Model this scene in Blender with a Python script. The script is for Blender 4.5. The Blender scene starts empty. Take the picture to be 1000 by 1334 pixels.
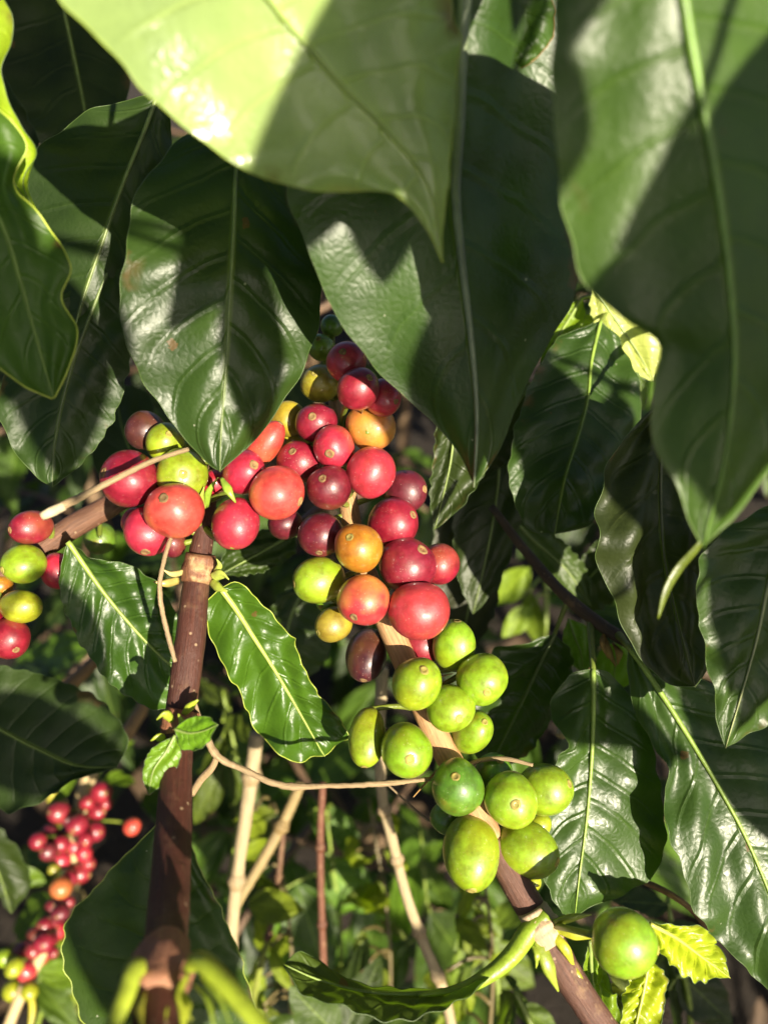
import bpy, math, random
import numpy as np
from mathutils import Vector, Matrix

# ------------------------------------------------------------------ camera, sky, sun, exposure
sc = bpy.context.scene
COL = sc.collection
PITCH = math.radians(40)
CAM = np.array((0.0, 0.0, 1.25))
RT = np.array((1.0, 0.0, 0.0))
FW = np.array((0.0, math.cos(PITCH), -math.sin(PITCH)))
UP = np.array((0.0, math.sin(PITCH), math.cos(PITCH)))
cd = bpy.data.cameras.new('camera')
cam = bpy.data.objects.new('camera', cd)
COL.objects.link(cam)
cam.location = CAM
cam.rotation_euler = (math.pi / 2 - PITCH, 0, 0)
cd.sensor_fit = 'HORIZONTAL'
cd.sensor_width = 36
cd.lens = 36
cd.clip_start = 0.005
cd.clip_end = 500
cd.dof.use_dof = True
cd.dof.focus_distance = 0.262
cd.dof.aperture_fstop = 9.5
sc.camera = cam

SUN = RT * 0.44 - UP * 0.14 - FW * 0.887
SUN /= np.linalg.norm(SUN)
world = bpy.data.worlds.new('World')
sc.world = world
world.use_nodes = True
wn = world.node_tree.nodes
bg = wn['Background']
sky = wn.new('ShaderNodeTexSky')
sky.sky_type = 'NISHITA'
sky.sun_disc = False
sky.air_density = 0.45
sky.dust_density = 2.0
sky.ozone_density = 0.5
sky.sun_elevation = math.asin(SUN[2])
sky.sun_rotation = math.atan2(SUN[0], SUN[1])
world.node_tree.links.new(sky.outputs[0], bg.inputs[0])
bg.inputs[1].default_value = 0.05
sl = bpy.data.lights.new('sun', 'SUN')
sl.energy = 5.0
sl.angle = math.radians(0.5)
sl.color = (1.0, 0.895, 0.70)
so = bpy.data.objects.new('sun', sl)
COL.objects.link(so)
so.rotation_euler = Vector(SUN).to_track_quat('Z', 'Y').to_euler()
so.location = (2, -2, 4)
vs = sc.view_settings
vs.view_transform = 'Standard'
vs.look = 'None'
vs.exposure = 1.4
vs.gamma = 1.0
vs.use_curve_mapping = False
sc.cycles.use_denoising = True
sc.cycles.max_bounces = 8
sc.cycles.transparent_max_bounces = 8

rng = np.random.default_rng(7)
random.seed(7)


def P(px, py, d):
    """photo pixel (1000 wide) and depth along the view axis in metres -> world point"""
    return CAM + RT * ((px - 500) / 1000 * d) + UP * ((667 - py) / 1000 * d) + FW * d


# ------------------------------------------------------------------ materials
def new_mat(name):
    m = bpy.data.materials.new(name)
    m.use_nodes = True
    nt = m.node_tree
    return m, nt, nt.nodes['Principled BSDF'], nt.nodes['Material Output']


class N:
    """small node helper"""
    def __init__(s, nt):
        s.nt = nt

    def node(s, t, **kw):
        n = s.nt.nodes.new(t)
        for k, v in kw.items():
            setattr(n, k, v)
        return n

    def put(s, sock, v):
        if isinstance(v, bpy.types.NodeSocket):
            s.nt.links.new(v, sock)
        else:
            sock.default_value = v

    def math(s, op, a, b=0.0, c=None, clamp=False):
        n = s.node('ShaderNodeMath', operation=op, use_clamp=clamp)
        s.put(n.inputs[0], a)
        s.put(n.inputs[1], b)
        if c is not None:
            s.put(n.inputs[2], c)
        return n.outputs[0]

    def mix(s, f, a, b, blend='MIX'):
        n = s.node('ShaderNodeMix', data_type='RGBA', blend_type=blend)
        s.put(n.inputs[0], f)
        s.put(n.inputs[6], a)
        s.put(n.inputs[7], b)
        return n.outputs[2]

    def noise(s, vec, scale, detail=3.0, rough=0.55):
        n = s.node('ShaderNodeTexNoise')
        s.put(n.inputs['Vector'], vec)
        n.inputs['Scale'].default_value = scale
        n.inputs['Detail'].default_value = detail
        n.inputs['Roughness'].default_value = rough
        return n.outputs[0]

    def ramp(s, v, lo, hi, a=0.0, b=1.0):
        n = s.node('ShaderNodeMapRange', clamp=True)
        s.put(n.inputs[0], v)
        for i, q in enumerate((lo, hi, a, b)):
            n.inputs[i + 1].default_value = q
        return n.outputs[0]

    def bump(s, h, strength, dist, normal=None):
        n = s.node('ShaderNodeBump')
        n.inputs['Strength'].default_value = strength
        n.inputs['Distance'].default_value = dist
        s.put(n.inputs['Height'], h)
        if normal is not None:
            s.put(n.inputs['Normal'], normal)
        return n.outputs[0]


def rgb(r, g, b):
    return (r, g, b, 1.0)


def leaf_material():
    """blade: colour from the object's colour, gloss from its alpha; veins from the leaf's own UV"""
    m, nt, bs, out = new_mat('leaf_blade')
    h = N(nt)
    info = h.node('ShaderNodeObjectInfo')
    tc = h.node('ShaderNodeTexCoord')
    uvv = h.node('ShaderNodeUVMap', uv_map='vein')
    sep = h.node('ShaderNodeSeparateXYZ')
    nt.links.new(uvv.outputs[0], sep.inputs[0])
    ph, av = sep.outputs[0], sep.outputs[1]
    wob = h.math('MULTIPLY', h.math('SUBTRACT', h.noise(tc.outputs['Object'], 60, 2), 0.5), 0.22)
    fr = h.math('FRACT', h.math('ADD', ph, wob))
    dist = h.math('ABSOLUTE', h.math('SUBTRACT', fr, 0.5))
    sec = h.ramp(dist, 0.0, 0.045, 1.0, 0.0)
    sec = h.math('MULTIPLY', sec, h.ramp(av, 0.55, 0.95, 1.0, 0.1))
    midr = h.ramp(av, 0.012, 0.05, 1.0, 0.0)
    # tertiary net
    vo = h.node('ShaderNodeTexVoronoi', feature='DISTANCE_TO_EDGE')
    nt.links.new(tc.outputs['Object'], vo.inputs['Vector'])
    vo.inputs['Scale'].default_value = 430
    net = h.ramp(vo.outputs[0], 0.0, 0.12, 1.0, 0.0)
    big = h.noise(tc.outputs['Object'], 28, 4)
    fine = h.noise(tc.outputs['Object'], 420, 4)
    base = info.outputs['Color']
    dark = h.mix(1.0, base, rgb(0.62, 0.66, 0.62), 'MULTIPLY')
    lite = h.mix(1.0, base, rgb(1.35, 1.32, 1.2), 'MULTIPLY')
    c = h.mix(h.ramp(big, 0.3, 0.7), dark, lite)
    c = h.mix(h.math('MULTIPLY', sec, 0.22), c, h.mix(1.0, base, rgb(2.2, 2.0, 1.6), 'MULTIPLY'))
    c = h.mix(h.math('MULTIPLY', net, 0.10), c, lite)
    c = h.mix(h.math('MULTIPLY', midr, 0.55), c, h.mix(0.5, h.mix(1.0, base, rgb(2.6, 2.4, 1.8), 'MULTIPLY'), rgb(0.22, 0.30, 0.06)))
    # pale specks of dust, spots of scorch
    sp = h.node('ShaderNodeTexVoronoi', feature='F1')
    nt.links.new(tc.outputs['Object'], sp.inputs['Vector'])
    sp.inputs['Scale'].default_value = 120
    sepc = h.node('ShaderNodeSeparateXYZ')
    nt.links.new(sp.outputs['Color'], sepc.inputs[0])
    speck = h.math('MULTIPLY', h.math('LESS_THAN', sp.outputs['Distance'], 0.05), h.math('GREATER_THAN', sepc.outputs[0], 0.72))
    c = h.mix(h.math('MULTIPLY', speck, 0.45), c, rgb(0.42, 0.42, 0.34))
    dust = h.math('MULTIPLY', h.ramp(h.noise(tc.outputs['Object'], 55, 5, 0.7), 0.52, 0.8), 0.03)
    c = h.mix(dust, c, rgb(0.22, 0.24, 0.10))
    burn = h.math('MULTIPLY', h.ramp(h.noise(tc.outputs['Object'], 38, 4, 0.6), 0.60, 0.66), h.ramp(av, 0.80, 0.97))
    spn = h.math('MULTIPLY', h.math('LESS_THAN', sp.outputs['Distance'], h.math('MULTIPLY', h.noise(tc.outputs['Object'], 500, 2), 0.38)), h.math('GREATER_THAN', sepc.outputs[1], 0.965))
    c = h.mix(h.math('MULTIPLY', h.math('MAXIMUM', burn, spn), 0.75), c, rgb(0.10, 0.055, 0.018))
    h.put(bs.inputs['Base Color'], c)
    ro = h.math('ADD', h.math('ADD', info.outputs['Alpha'], 0.04), h.math('MULTIPLY', h.math('SUBTRACT', h.noise(tc.outputs['Object'], 90, 5, 0.7), 0.5), 0.30))
    h.put(bs.inputs['Roughness'], h.math('MAXIMUM', ro, 0.16))
    bs.inputs['Specular IOR Level'].default_value = 0.40
    nr = h.bump(vo.outputs[0], 0.3, 0.0005)
    nr = h.bump(fine, 0.2, 0.0005, nr)
    nr = h.bump(h.noise(tc.outputs['Object'], 110, 3), 0.16, 0.0012, nr)
    nr = h.bump(h.math('MULTIPLY', h.ramp(dist, 0.0, 0.10, -1.0, 0.0), h.ramp(av, 0.6, 0.95, 1.0, 0.2)), 0.4, 0.0008, nr)
    h.put(bs.inputs['Normal'], nr)
    tr = h.node('ShaderNodeBsdfTranslucent')
    h.put(tr.inputs['Color'], h.mix(1.0, c, rgb(3.4, 3.9, 0.9), 'MULTIPLY'))
    mx = h.node('ShaderNodeMixShader')
    mx.inputs[0].default_value = 0.22
    nt.links.new(bs.outputs[0], mx.inputs[1])
    nt.links.new(tr.outputs[0], mx.inputs[2])
    nt.links.new(mx.outputs[0], out.inputs[0])
    return m


def plain_plant(name, rough=0.45, trans=0.0, streak=0.25, sss=0.0):
    """rib, petiole and stipule tissue: the object's colour, mottled along its length"""
    m, nt, bs, out = new_mat(name)
    h = N(nt)
    info = h.node('ShaderNodeObjectInfo')
    tc = h.node('ShaderNodeTexCoord')
    n1 = h.noise(tc.outputs['Object'], 160, 4, 0.6)
    base = info.outputs['Color']
    c = h.mix(h.ramp(n1, 0.3, 0.72), h.mix(1.0, base, rgb(1 - streak, 1 - streak, 1 - streak), 'MULTIPLY'), h.mix(1.0, base, rgb(1 + streak, 1 + streak, 1 + streak * 0.6), 'MULTIPLY'))
    h.put(bs.inputs['Base Color'], c)
    bs.inputs['Roughness'].default_value = rough
    h.put(bs.inputs['Normal'], h.bump(h.noise(tc.outputs['Object'], 700, 3), 0.3, 0.0006))
    if sss:
        bs.inputs['Subsurface Weight'].default_value = sss
        bs.inputs['Subsurface Radius'].default_value = (1.0, 0.8, 0.2)
        bs.inputs['Subsurface Scale'].default_value = 0.002
    return m


def bark_material():
    """stem: streaks along the length (uv.y in metres), corky patches, lenticels"""
    m, nt, bs, out = new_mat('stem_bark')
    h = N(nt)
    info = h.node('ShaderNodeObjectInfo')
    tc = h.node('ShaderNodeTexCoord')
    mp = h.node('ShaderNodeMapping')
    nt.links.new(tc.outputs['UV'], mp.inputs[0])
    mp.inputs['Scale'].default_value = (10, 45, 1)
    st = h.noise(mp.outputs[0], 1.6, 6, 0.65)
    mp2 = h.node('ShaderNodeMapping')
    nt.links.new(tc.outputs['UV'], mp2.inputs[0])
    mp2.inputs['Scale'].default_value = (34, 60, 1)
    st2 = h.noise(mp2.outputs[0], 1.5, 5, 0.7)
    patch = h.noise(tc.outputs['Object'], 95, 5, 0.62)
    base = info.outputs['Color']
    c = h.mix(h.ramp(st, 0.35, 0.65), h.mix(1.0, base, rgb(0.7, 0.66, 0.64), 'MULTIPLY'), h.mix(1.0, base, rgb(1.28, 1.26, 1.2), 'MULTIPLY'))
    c = h.mix(h.math('MULTIPLY', h.ramp(patch, 0.56, 0.66), info.outputs['Alpha']), c, rgb(0.42, 0.27, 0.13))
    c = h.mix(h.ramp(st2, 0.62, 0.7, 0.0, 0.55), c, h.mix(1.0, base, rgb(0.35, 0.3, 0.28), 'MULTIPLY'))
    vo = h.node('ShaderNodeTexVoronoi', feature='F1')
    nt.links.new(tc.outputs['Object'], vo.inputs['Vector'])
    vo.inputs['Scale'].default_value = 210
    c = h.mix(h.ramp(vo.outputs['Distance'], 0.07, 0.13, 0.5, 0.0), c, rgb(0.45, 0.33, 0.2))
    h.put(bs.inputs['Base Color'], c)
    bs.inputs['Roughness'].default_value = 0.55
    nr = h.bump(st, 0.4, 0.001)
    nr = h.bump(st2, 0.5, 0.0008, nr)
    nr = h.bump(patch, 0.5, 0.0012, nr)
    h.put(bs.inputs['Normal'], nr)
    return m


def berry_material(name, second, third):
    """skin: object colour turning to `second` near the stalk (uv.y 0 = stalk, 1 = navel); alpha = how far"""
    m, nt, bs, out = new_mat(name)
    h = N(nt)
    info = h.node('ShaderNodeObjectInfo')
    tc = h.node('ShaderNodeTexCoord')
    sep = h.node('ShaderNodeSeparateXYZ')
    nt.links.new(tc.outputs['UV'], sep.inputs[0])
    off = h.node('ShaderNodeVectorMath', operation='ADD')
    nt.links.new(tc.outputs['Object'], off.inputs[0])
    nt.links.new(info.outputs['Random'], off.inputs[1])
    v = off.outputs[0]
    big = h.noise(v, 75, 3, 0.5)
    mid = h.noise(v, 260, 4, 0.6)
    base = info.outputs['Color']
    c = h.mix(h.ramp(mid, 0.3, 0.7), h.mix(1.0, base, rgb(0.66, 0.60, 0.62), 'MULTIPLY'), h.mix(1.0, base, rgb(1.22, 1.35, 1.3), 'MULTIPLY'))
    g = h.math('ADD', h.math('SUBTRACT', 1.0, sep.outputs[1]), h.math('MULTIPLY', h.math('SUBTRACT', big, 0.5), 2.2))
    msk = h.math('MULTIPLY', h.ramp(g, 0.30, 0.95), info.outputs['Alpha'])
    c = h.mix(msk, c, second)
    c = h.mix(h.math('MULTIPLY', h.ramp(sep.outputs[1], 0.955, 0.995), 0.5), c, third)
    blot = h.math('MULTIPLY', h.ramp(h.noise(v, 140, 4, 0.6), 0.60, 0.72), 0.35)
    c = h.mix(blot, c, third)
    vo = h.node('ShaderNodeTexVoronoi', feature='F1')
    nt.links.new(v, vo.inputs['Vector'])
    vo.inputs['Scale'].default_value = 1000
    sepc = h.node('ShaderNodeSeparateXYZ')
    nt.links.new(vo.outputs['Color'], sepc.inputs[0])
    speck = h.math('MULTIPLY', h.ramp(vo.outputs['Distance'], 0.06, 0.2, 1.0, 0.0), h.math('MULTIPLY', h.ramp(sepc.outputs[0], 0.35, 0.75, 0.0, 0.6), h.ramp(big, 0.38, 0.6, 0.15, 1.0)))
    scr = h.node('ShaderNodeTexNoise')
    h.put(scr.inputs['Vector'], v)
    scr.inputs['Scale'].default_value = 210
    scr.inputs['Detail'].default_value = 2
    scr.inputs['Distortion'].default_value = 2.5
    scar = h.ramp(h.math('ABSOLUTE', h.math('SUBTRACT', scr.outputs[0], 0.5)), 0.0, 0.012, 0.35, 0.0)
    scar = h.math('MULTIPLY', scar, h.ramp(h.noise(v, 60, 2), 0.52, 0.62))
    c = h.mix(scar, c, h.mix(0.5, c, rgb(0.5, 0.34, 0.2)))
    c = h.mix(speck, c, h.mix(0.55, c, rgb(0.85, 0.72, 0.55)))
    h.put(bs.inputs['Base Color'], c)
    h.put(bs.inputs['Roughness'], h.ramp(mid, 0.25, 0.75, 0.38, 0.56))
    bs.inputs['Coat Weight'].default_value = 0.55
    bs.inputs['Coat Roughness'].default_value = 0.13
    bs.inputs['Specular IOR Level'].default_value = 0.6
    bs.inputs['Subsurface Weight'].default_value = 0.18
    bs.inputs['Subsurface Radius'].default_value = (1.0, 0.45, 0.25)
    bs.inputs['Subsurface Scale'].default_value = 0.0025
    nr = h.bump(h.noise(v, 330, 4), 0.2, 0.0006)
    nr = h.bump(vo.outputs['Distance'], 0.08, 0.0003, nr)
    h.put(bs.inputs['Normal'], nr)
    return m


M_LEAF = leaf_material()
M_RIB = plain_plant('leaf_rib', 0.42)
M_GREEN = plain_plant('green_stalk', 0.4, streak=0.3, sss=0.1)
M_CORK = plain_plant('cork_scar', 0.8, streak=0.5)
M_BARK = bark_material()
M_RED = berry_material('berry_ripe', rgb(0.62, 0.30, 0.045), rgb(0.16, 0.02, 0.012))
M_ORANGE = berry_material('berry_turning', rgb(0.45, 0.40, 0.02), rgb(0.55, 0.10, 0.01))
M_UNRIPE = berry_material('berry_green', rgb(0.34, 0.34, 0.012), rgb(0.26, 0.15, 0.02))


# ------------------------------------------------------------------ mesh helpers
def spl(pts, n=None, t=None):
    """Catmull-Rom by chord length; rows of any dimension; n samples or parameters t in 0..1"""
    p = np.asarray(pts, float)
    if p.ndim == 1:
        p = p[:, None]
    if len(p) == 1:
        p = np.repeat(p, 2, 0)
    seg = np.linalg.norm(np.diff(p, axis=0), axis=1) + 1e-9
    k = np.concatenate(([0], np.cumsum(seg)))
    k /= k[-1]
    if t is None:
        t = np.linspace(0, 1, n)
    t = np.clip(t, 0, 1)
    i = np.clip(np.searchsorted(k, t, side='right') - 1, 0, len(p) - 2)
    m = np.empty_like(p)
    m[0] = (p[1] - p[0]) / (k[1] - k[0])
    m[-1] = (p[-1] - p[-2]) / (k[-1] - k[-2])
    for j in range(1, len(p) - 1):
        m[j] = (p[j + 1] - p[j - 1]) / (k[j + 1] - k[j - 1])
    hh = (k[i + 1] - k[i])[:, None]
    s = ((t - k[i]) / (k[i + 1] - k[i]))[:, None]
    return ((2 * s**3 - 3 * s**2 + 1) * p[i] + (s**3 - 2 * s**2 + s) * hh * m[i] + (-2 * s**3 + 3 * s**2) * p[i + 1] + (s**3 - s**2) * hh * m[i + 1])


def lin(v, t):
    v = np.atleast_1d(np.asarray(v, float))
    return np.interp(t, np.linspace(0, 1, len(v)), v) if len(v) > 1 else np.full_like(t, v[0])


def mesh(name, verts, faces, uvs=None, uv2=None, smooth=True):
    me = bpy.data.meshes.new(name)
    me.from_pydata([tuple(v) for v in verts], [], [tuple(f) for f in faces])
    if uvs is not None:
        li = np.empty(len(me.loops), np.int32)
        me.loops.foreach_get('vertex_index', li)
        l = me.uv_layers.new(name='UVMap')
        l.data.foreach_set('uv', np.asarray(uvs, np.float32)[li].ravel())
        if uv2 is not None:
            l = me.uv_layers.new(name='vein')
            l.data.foreach_set('uv', np.asarray(uv2, np.float32)[li].ravel())
    if smooth:
        me.polygons.foreach_set('use_smooth', np.ones(len(me.polygons), bool))
    me.update()
    return me


def link(name, me, parent=None, loc=(0, 0, 0), mat=None, color=None):
    o = bpy.data.objects.new(name, me)
    COL.objects.link(o)
    o.location = loc
    if parent is not None:
        o.parent = parent
    if mat is not None and me is not None and not me.materials:
        me.materials.append(mat)
    if color is not None:
        o.color = color if len(color) == 4 else (*color, 1.0)
    return o


def thing(name, loc, label, cat, group=None):
    o = bpy.data.objects.new(name, None)
    COL.objects.link(o)
    o.empty_display_size = 0.01
    o.location = loc
    o['label'] = label
    o['category'] = cat
    if group:
        o['group'] = group
    o['_o'] = 0
    del o['_o']
    ORI[o.name] = np.array(loc, float)
    return o


ORI = {}


def origin(o):
    """world position of an object's origin (all parents are unrotated)"""
    w = np.zeros(3)
    while o is not None:
        w += np.array(o.location)
        o = o.parent
    return w


def frames(p):
    t = np.gradient(p, axis=0)
    t /= np.linalg.norm(t, axis=1)[:, None] + 1e-12
    a = np.array((0.31, -0.8, 0.52))
    n = np.cross(t[0], a)
    n /= np.linalg.norm(n)
    ns = []
    for k in range(len(p)):
        n = n - t[k] * np.dot(n, t[k])
        n /= np.linalg.norm(n) + 1e-12
        ns.append(n)
    ns = np.array(ns)
    return ns, np.cross(t, ns)


def tube(name, pts, radii, parent, mat, color, sides=10, n=None, rough=0.0, seed=0, smoothpath=True, flat=1.0):
    """swept stem through world points with a radius per point (interpolated), capped"""
    pts = np.asarray(pts, float)
    if n is None:
        n = max(6, 6 * len(pts))
    p = spl(pts, n) if smoothpath else spl(pts, n)
    r = lin(radii, np.linspace(0, 1, n))
    a, b = frames(p)
    th = np.linspace(0, 2 * np.pi, sides, endpoint=False)
    g = np.random.default_rng(seed)
    bump = 1 + rough * g.normal(0, 1, (n, sides))
    if rough:
        bump = (bump + np.roll(bump, 1, 1) + np.roll(bump, 1, 0)) / 3
    v = p[:, None, :] + (a[:, None, :] * np.cos(th)[None, :, None] + flat * b[:, None, :] * np.sin(th)[None, :, None]) * (r[:, None] * bump)[:, :, None]
    v = v.reshape(-1, 3)
    L = np.concatenate(([0], np.cumsum(np.linalg.norm(np.diff(p, axis=0), axis=1))))
    uv = np.stack((np.tile(np.abs(th / np.pi - 1), n), np.repeat(L, sides)), 1)
    f = []
    for i in range(n - 1):
        for j in range(sides):
            k = (j + 1) % sides
            f.append((i * sides + j, i * sides + k, (i + 1) * sides + k, (i + 1) * sides + j))
    v = np.concatenate((v, p[:1], p[-1:]))
    uv = np.concatenate((uv, [[0, 0]], [[0, L[-1]]]))
    e = n * sides
    for j in range(sides):
        k = (j + 1) % sides
        f.append((e, k, j))
        f.append((e + 1, (n - 1) * sides + j, (n - 1) * sides + k))
    base = origin(parent) if parent is not None else np.zeros(3)
    return link(name, mesh(name, v - base, f, uv), parent, (0, 0, 0), mat, color)


def leaf_grid(mid, le, ri, nv, quilt, wave, veins, seed, bow=0.0, slant=0.16):
    """mid/le/ri: (nu,3) curves -> displaced vertex grid and uvs"""
    nu = len(mid)
    g = np.random.default_rng(seed)
    u = np.linspace(0, 1, nu)
    v = np.linspace(-1, 1, nv)
    a = np.abs(v)
    e = np.where(v[None, :, None] < 0, le[:, None, :], ri[:, None, :])
    gridp = mid[:, None, :] + (e - mid[:, None, :]) * a[None, :, None]
    du = np.gradient(gridp, axis=0)
    dv = np.gradient(gridp, axis=1)
    nn = np.cross(du, dv)
    nn /= np.linalg.norm(nn, axis=2)[:, :, None] + 1e-12
    # one smooth normal per row so that the pinched ends stay calm
    nr = nn[:, 1:-1].mean(1)
    nr /= np.linalg.norm(nr, axis=1)[:, None] + 1e-12
    flip = np.where(((CAM - mid) * nr).sum(1).mean() < 0, -1.0, 1.0)
    nr = nr * flip
    w = np.linalg.norm(le - ri, axis=1)
    wf = np.clip(w / (w.max() * 0.5), 0, 1)
    off = 0.37
    side = np.where(v < 0, 0.0, 0.43)
    ph = (u[:, None] - slant * a[None, :] ** 1.25) * veins + side[None, :] + off
    q = np.abs(np.sin(np.pi * (ph - 0.5))) ** 0.6
    fall = np.clip(1.1 - a, 0, 1) ** 0.5 * np.clip(a * 6, 0, 1)
    z = quilt * (q - 0.6) * fall[None, :] * wf[:, None]
    # margin ripples
    for k in range(4):
        fq = g.uniform(2.5, 8.5)
        pl, pr = g.uniform(0, 6.28, 2)
        s = np.where(v[None, :] < 0, np.sin(u[:, None] * 6.28 * fq + pl), np.sin(u[:, None] * 6.28 * fq + pr))
        z += wave * g.uniform(0.3, 0.8) * s * (a ** 2.2)[None, :] * wf[:, None]
    z += bow * (1 - (1 - a) ** 2)[None, :] * wf[:, None]
    # soft buckling over the blade
    for k in range(3):
        fu, fv = g.uniform(0.8, 2.6), g.uniform(0.5, 1.6)
        z += wave * 0.7 * np.sin(6.28 * (fu * u[:, None] + fv * v[None, :]) + g.uniform(0, 6.28)) * wf[:, None] * np.clip(a * 3, 0, 1)[None, :]
    gridp = gridp + nr[:, None, :] * z[:, :, None]
    U = np.repeat(u[:, None], nv, 1)
    V = np.repeat((v * 0.5 + 0.5)[None, :], nu, 0)
    A = np.repeat(a[None, :], nu, 0)
    # leave the surface pinched at both ends
    gridp[0] = mid[0]
    gridp[-1] = mid[-1]
    return gridp, np.stack((U, V), 2), np.stack((ph, A), 2), nr


def grid_faces(nu, nv):
    f = []
    for i in range(nu - 1):
        for j in range(nv - 1):
            b = i * nv + j
            f.append((b, b + 1, b + nv + 1, b + nv))
    return f


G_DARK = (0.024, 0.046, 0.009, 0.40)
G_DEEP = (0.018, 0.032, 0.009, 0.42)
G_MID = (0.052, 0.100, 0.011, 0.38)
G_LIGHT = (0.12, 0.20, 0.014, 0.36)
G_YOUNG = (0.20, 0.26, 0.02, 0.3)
RIB_C = (0.20, 0.27, 0.07)
RIM_C = (0.06, 0.10, 0.025)


def leaf(parent, mid, L, R, d, dl=0.0, dr=0.0, color=G_DARK, quilt=0.0008, wave=0.0009, veins=9, seed=1, nu=72, nv=37,
         rib=0.0009, ribc=RIB_C, rimc=RIM_C, rim=0.00013, bow=0.0, petiole=None, label=None, name='leaf', slant=0.16, pet_c=(0.13, 0.17, 0.03), scallop=1.0):
    """a leaf traced by its midrib and its two margins (photo pixels), hung at depth d(u) with its margins dl/dr metres farther"""
    rib *= 0.72
    if nu <= 30:      # small young leaves are smoother
        quilt, wave, scallop = quilt * .35, wave * .4, scallop * .3
    t = np.linspace(0, 1, nu)
    m2 = spl(mid, nu)
    g = np.random.default_rng(seed + 100)

    def edge(E):
        e = spl([mid[0]] + list(E) + [mid[-1]], nu)
        # small scallops of the margin
        dirv = e - m2
        ln = np.linalg.norm(dirv, axis=1)[:, None] + 1e-6
        w = np.zeros(nu)
        for k in range(3):
            w += np.sin(t * 6.28 * g.uniform(5, 16) + g.uniform(0, 6.28)) * g.uniform(0.4, 1.0)
        return e + dirv / ln * (w * 1.5 * scallop * np.sin(np.pi * t) ** 0.5)[:, None]
    l2, r2 = edge(L), edge(R)
    dm = spl(d if np.ndim(d) else [d, d], nu)[:, 0] if np.ndim(d) and len(d) > 2 else lin(d, t)
    env = np.sin(np.pi * t) ** 0.6
    dL = dm + lin(dl, t) * env
    dR = dm + lin(dr, t) * env

    def to3(q, dd):
        return CAM + RT * ((q[:, 0] - 500) / 1000 * dd)[:, None] + UP * ((667 - q[:, 1]) / 1000 * dd)[:, None] + FW * dd[:, None]
    m3, l3, r3 = to3(m2, dm), to3(l2, dL), to3(r2, dR)
    gp, uv, uv2, nr = leaf_grid(m3, l3, r3, nv, quilt, wave, veins, seed, bow, slant)
    base = origin(parent)
    o = link(name, mesh(name, gp.reshape(-1, 3) - base, grid_faces(nu, nv), uv.reshape(-1, 2), uv2.reshape(-1, 2)), parent, (0, 0, 0), M_LEAF, color)
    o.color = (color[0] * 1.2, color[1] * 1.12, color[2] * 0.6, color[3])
    if label:
        o['label'] = label
    # midrib, set into the blade and standing a little proud of it
    rp = gp[:, nv // 2] + nr * (rib * 0.35)
    kk = np.linspace(0, nu - 1, 26).astype(int)
    tube('midrib', rp[kk], [rib * 1.25, rib, rib * 0.7, rib * 0.45, rib * 0.2], o, M_RIB, ribc, sides=7, n=44)
    # thin rim for the blade's thickness, paled to stand for light on its edge
    ring = np.concatenate((gp[:, 0], gp[::-1, -1]))
    tube('margin', ring, [rim, rim], o, M_RIB, rimc, sides=5, n=len(ring), smoothpath=True)
    if petiole is not None:
        tube('petiole', np.concatenate(([m3[1]], [m3[0]], petiole)), [rib * 1.2, rib * 1.5, rib * 1.9], o, M_GREEN, pet_c, sides=8, n=18)
    return o


def basis(zaxis, hint=(0.2, 0.1, 1)):
    z = np.asarray(zaxis, float)
    z = z / np.linalg.norm(z)
    x = np.cross(hint, z)
    if np.linalg.norm(x) < 1e-4:
        x = np.cross((1, 0, 0), z)
    x /= np.linalg.norm(x)
    return np.stack((x, np.cross(z, x), z), 1)


# kinds of berry skin: material, colour, how far the stalk end is turned
SKIN = {
    'red': (M_RED, (0.37, 0.014, 0.036), 0.03),
    'crimson': (M_RED, (0.215, 0.006, 0.020), 0.05),
    'dark': (M_RED, (0.105, 0.005, 0.014), 0.03),
    'maroon': (M_RED, (0.045, 0.006, 0.012), 0.02),
    'coral': (M_RED, (0.48, 0.050, 0.036), 0.3),
    'orange': (M_ORANGE, (0.50, 0.135, 0.035), 0.35),
    'amber': (M_ORANGE, (0.34, 0.125, 0.009), 0.3),
    'blush': (M_RED, (0.38, 0.028, 0.036), 0.85),
    'olive': (M_ORANGE, (0.26, 0.20, 0.015), 0.8),
    'green': (M_UNRIPE, (0.15, 0.24, 0.008), 0.4),
    'lime': (M_UNRIPE, (0.195, 0.29, 0.008), 0.4),
    'deep': (M_UNRIPE, (0.075, 0.17, 0.010), 0.15),
    'yellow': (M_UNRIPE, (0.25, 0.29, 0.009), 0.4),
}
LAB = {'red': 'ripe red berry', 'crimson': 'ripe crimson berry', 'dark': 'dark wine red berry', 'maroon': 'overripe blackish maroon berry',
       'coral': 'coral red berry turning ripe', 'orange': 'orange half ripe berry', 'amber': 'amber orange half ripe berry', 'blush': 'red berry blushing from yellow', 'olive': 'olive berry starting to turn',
       'green': 'unripe green berry', 'lime': 'unripe lime green berry', 'deep': 'unripe deep green berry', 'yellow': 'unripe yellowish green berry'}


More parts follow.
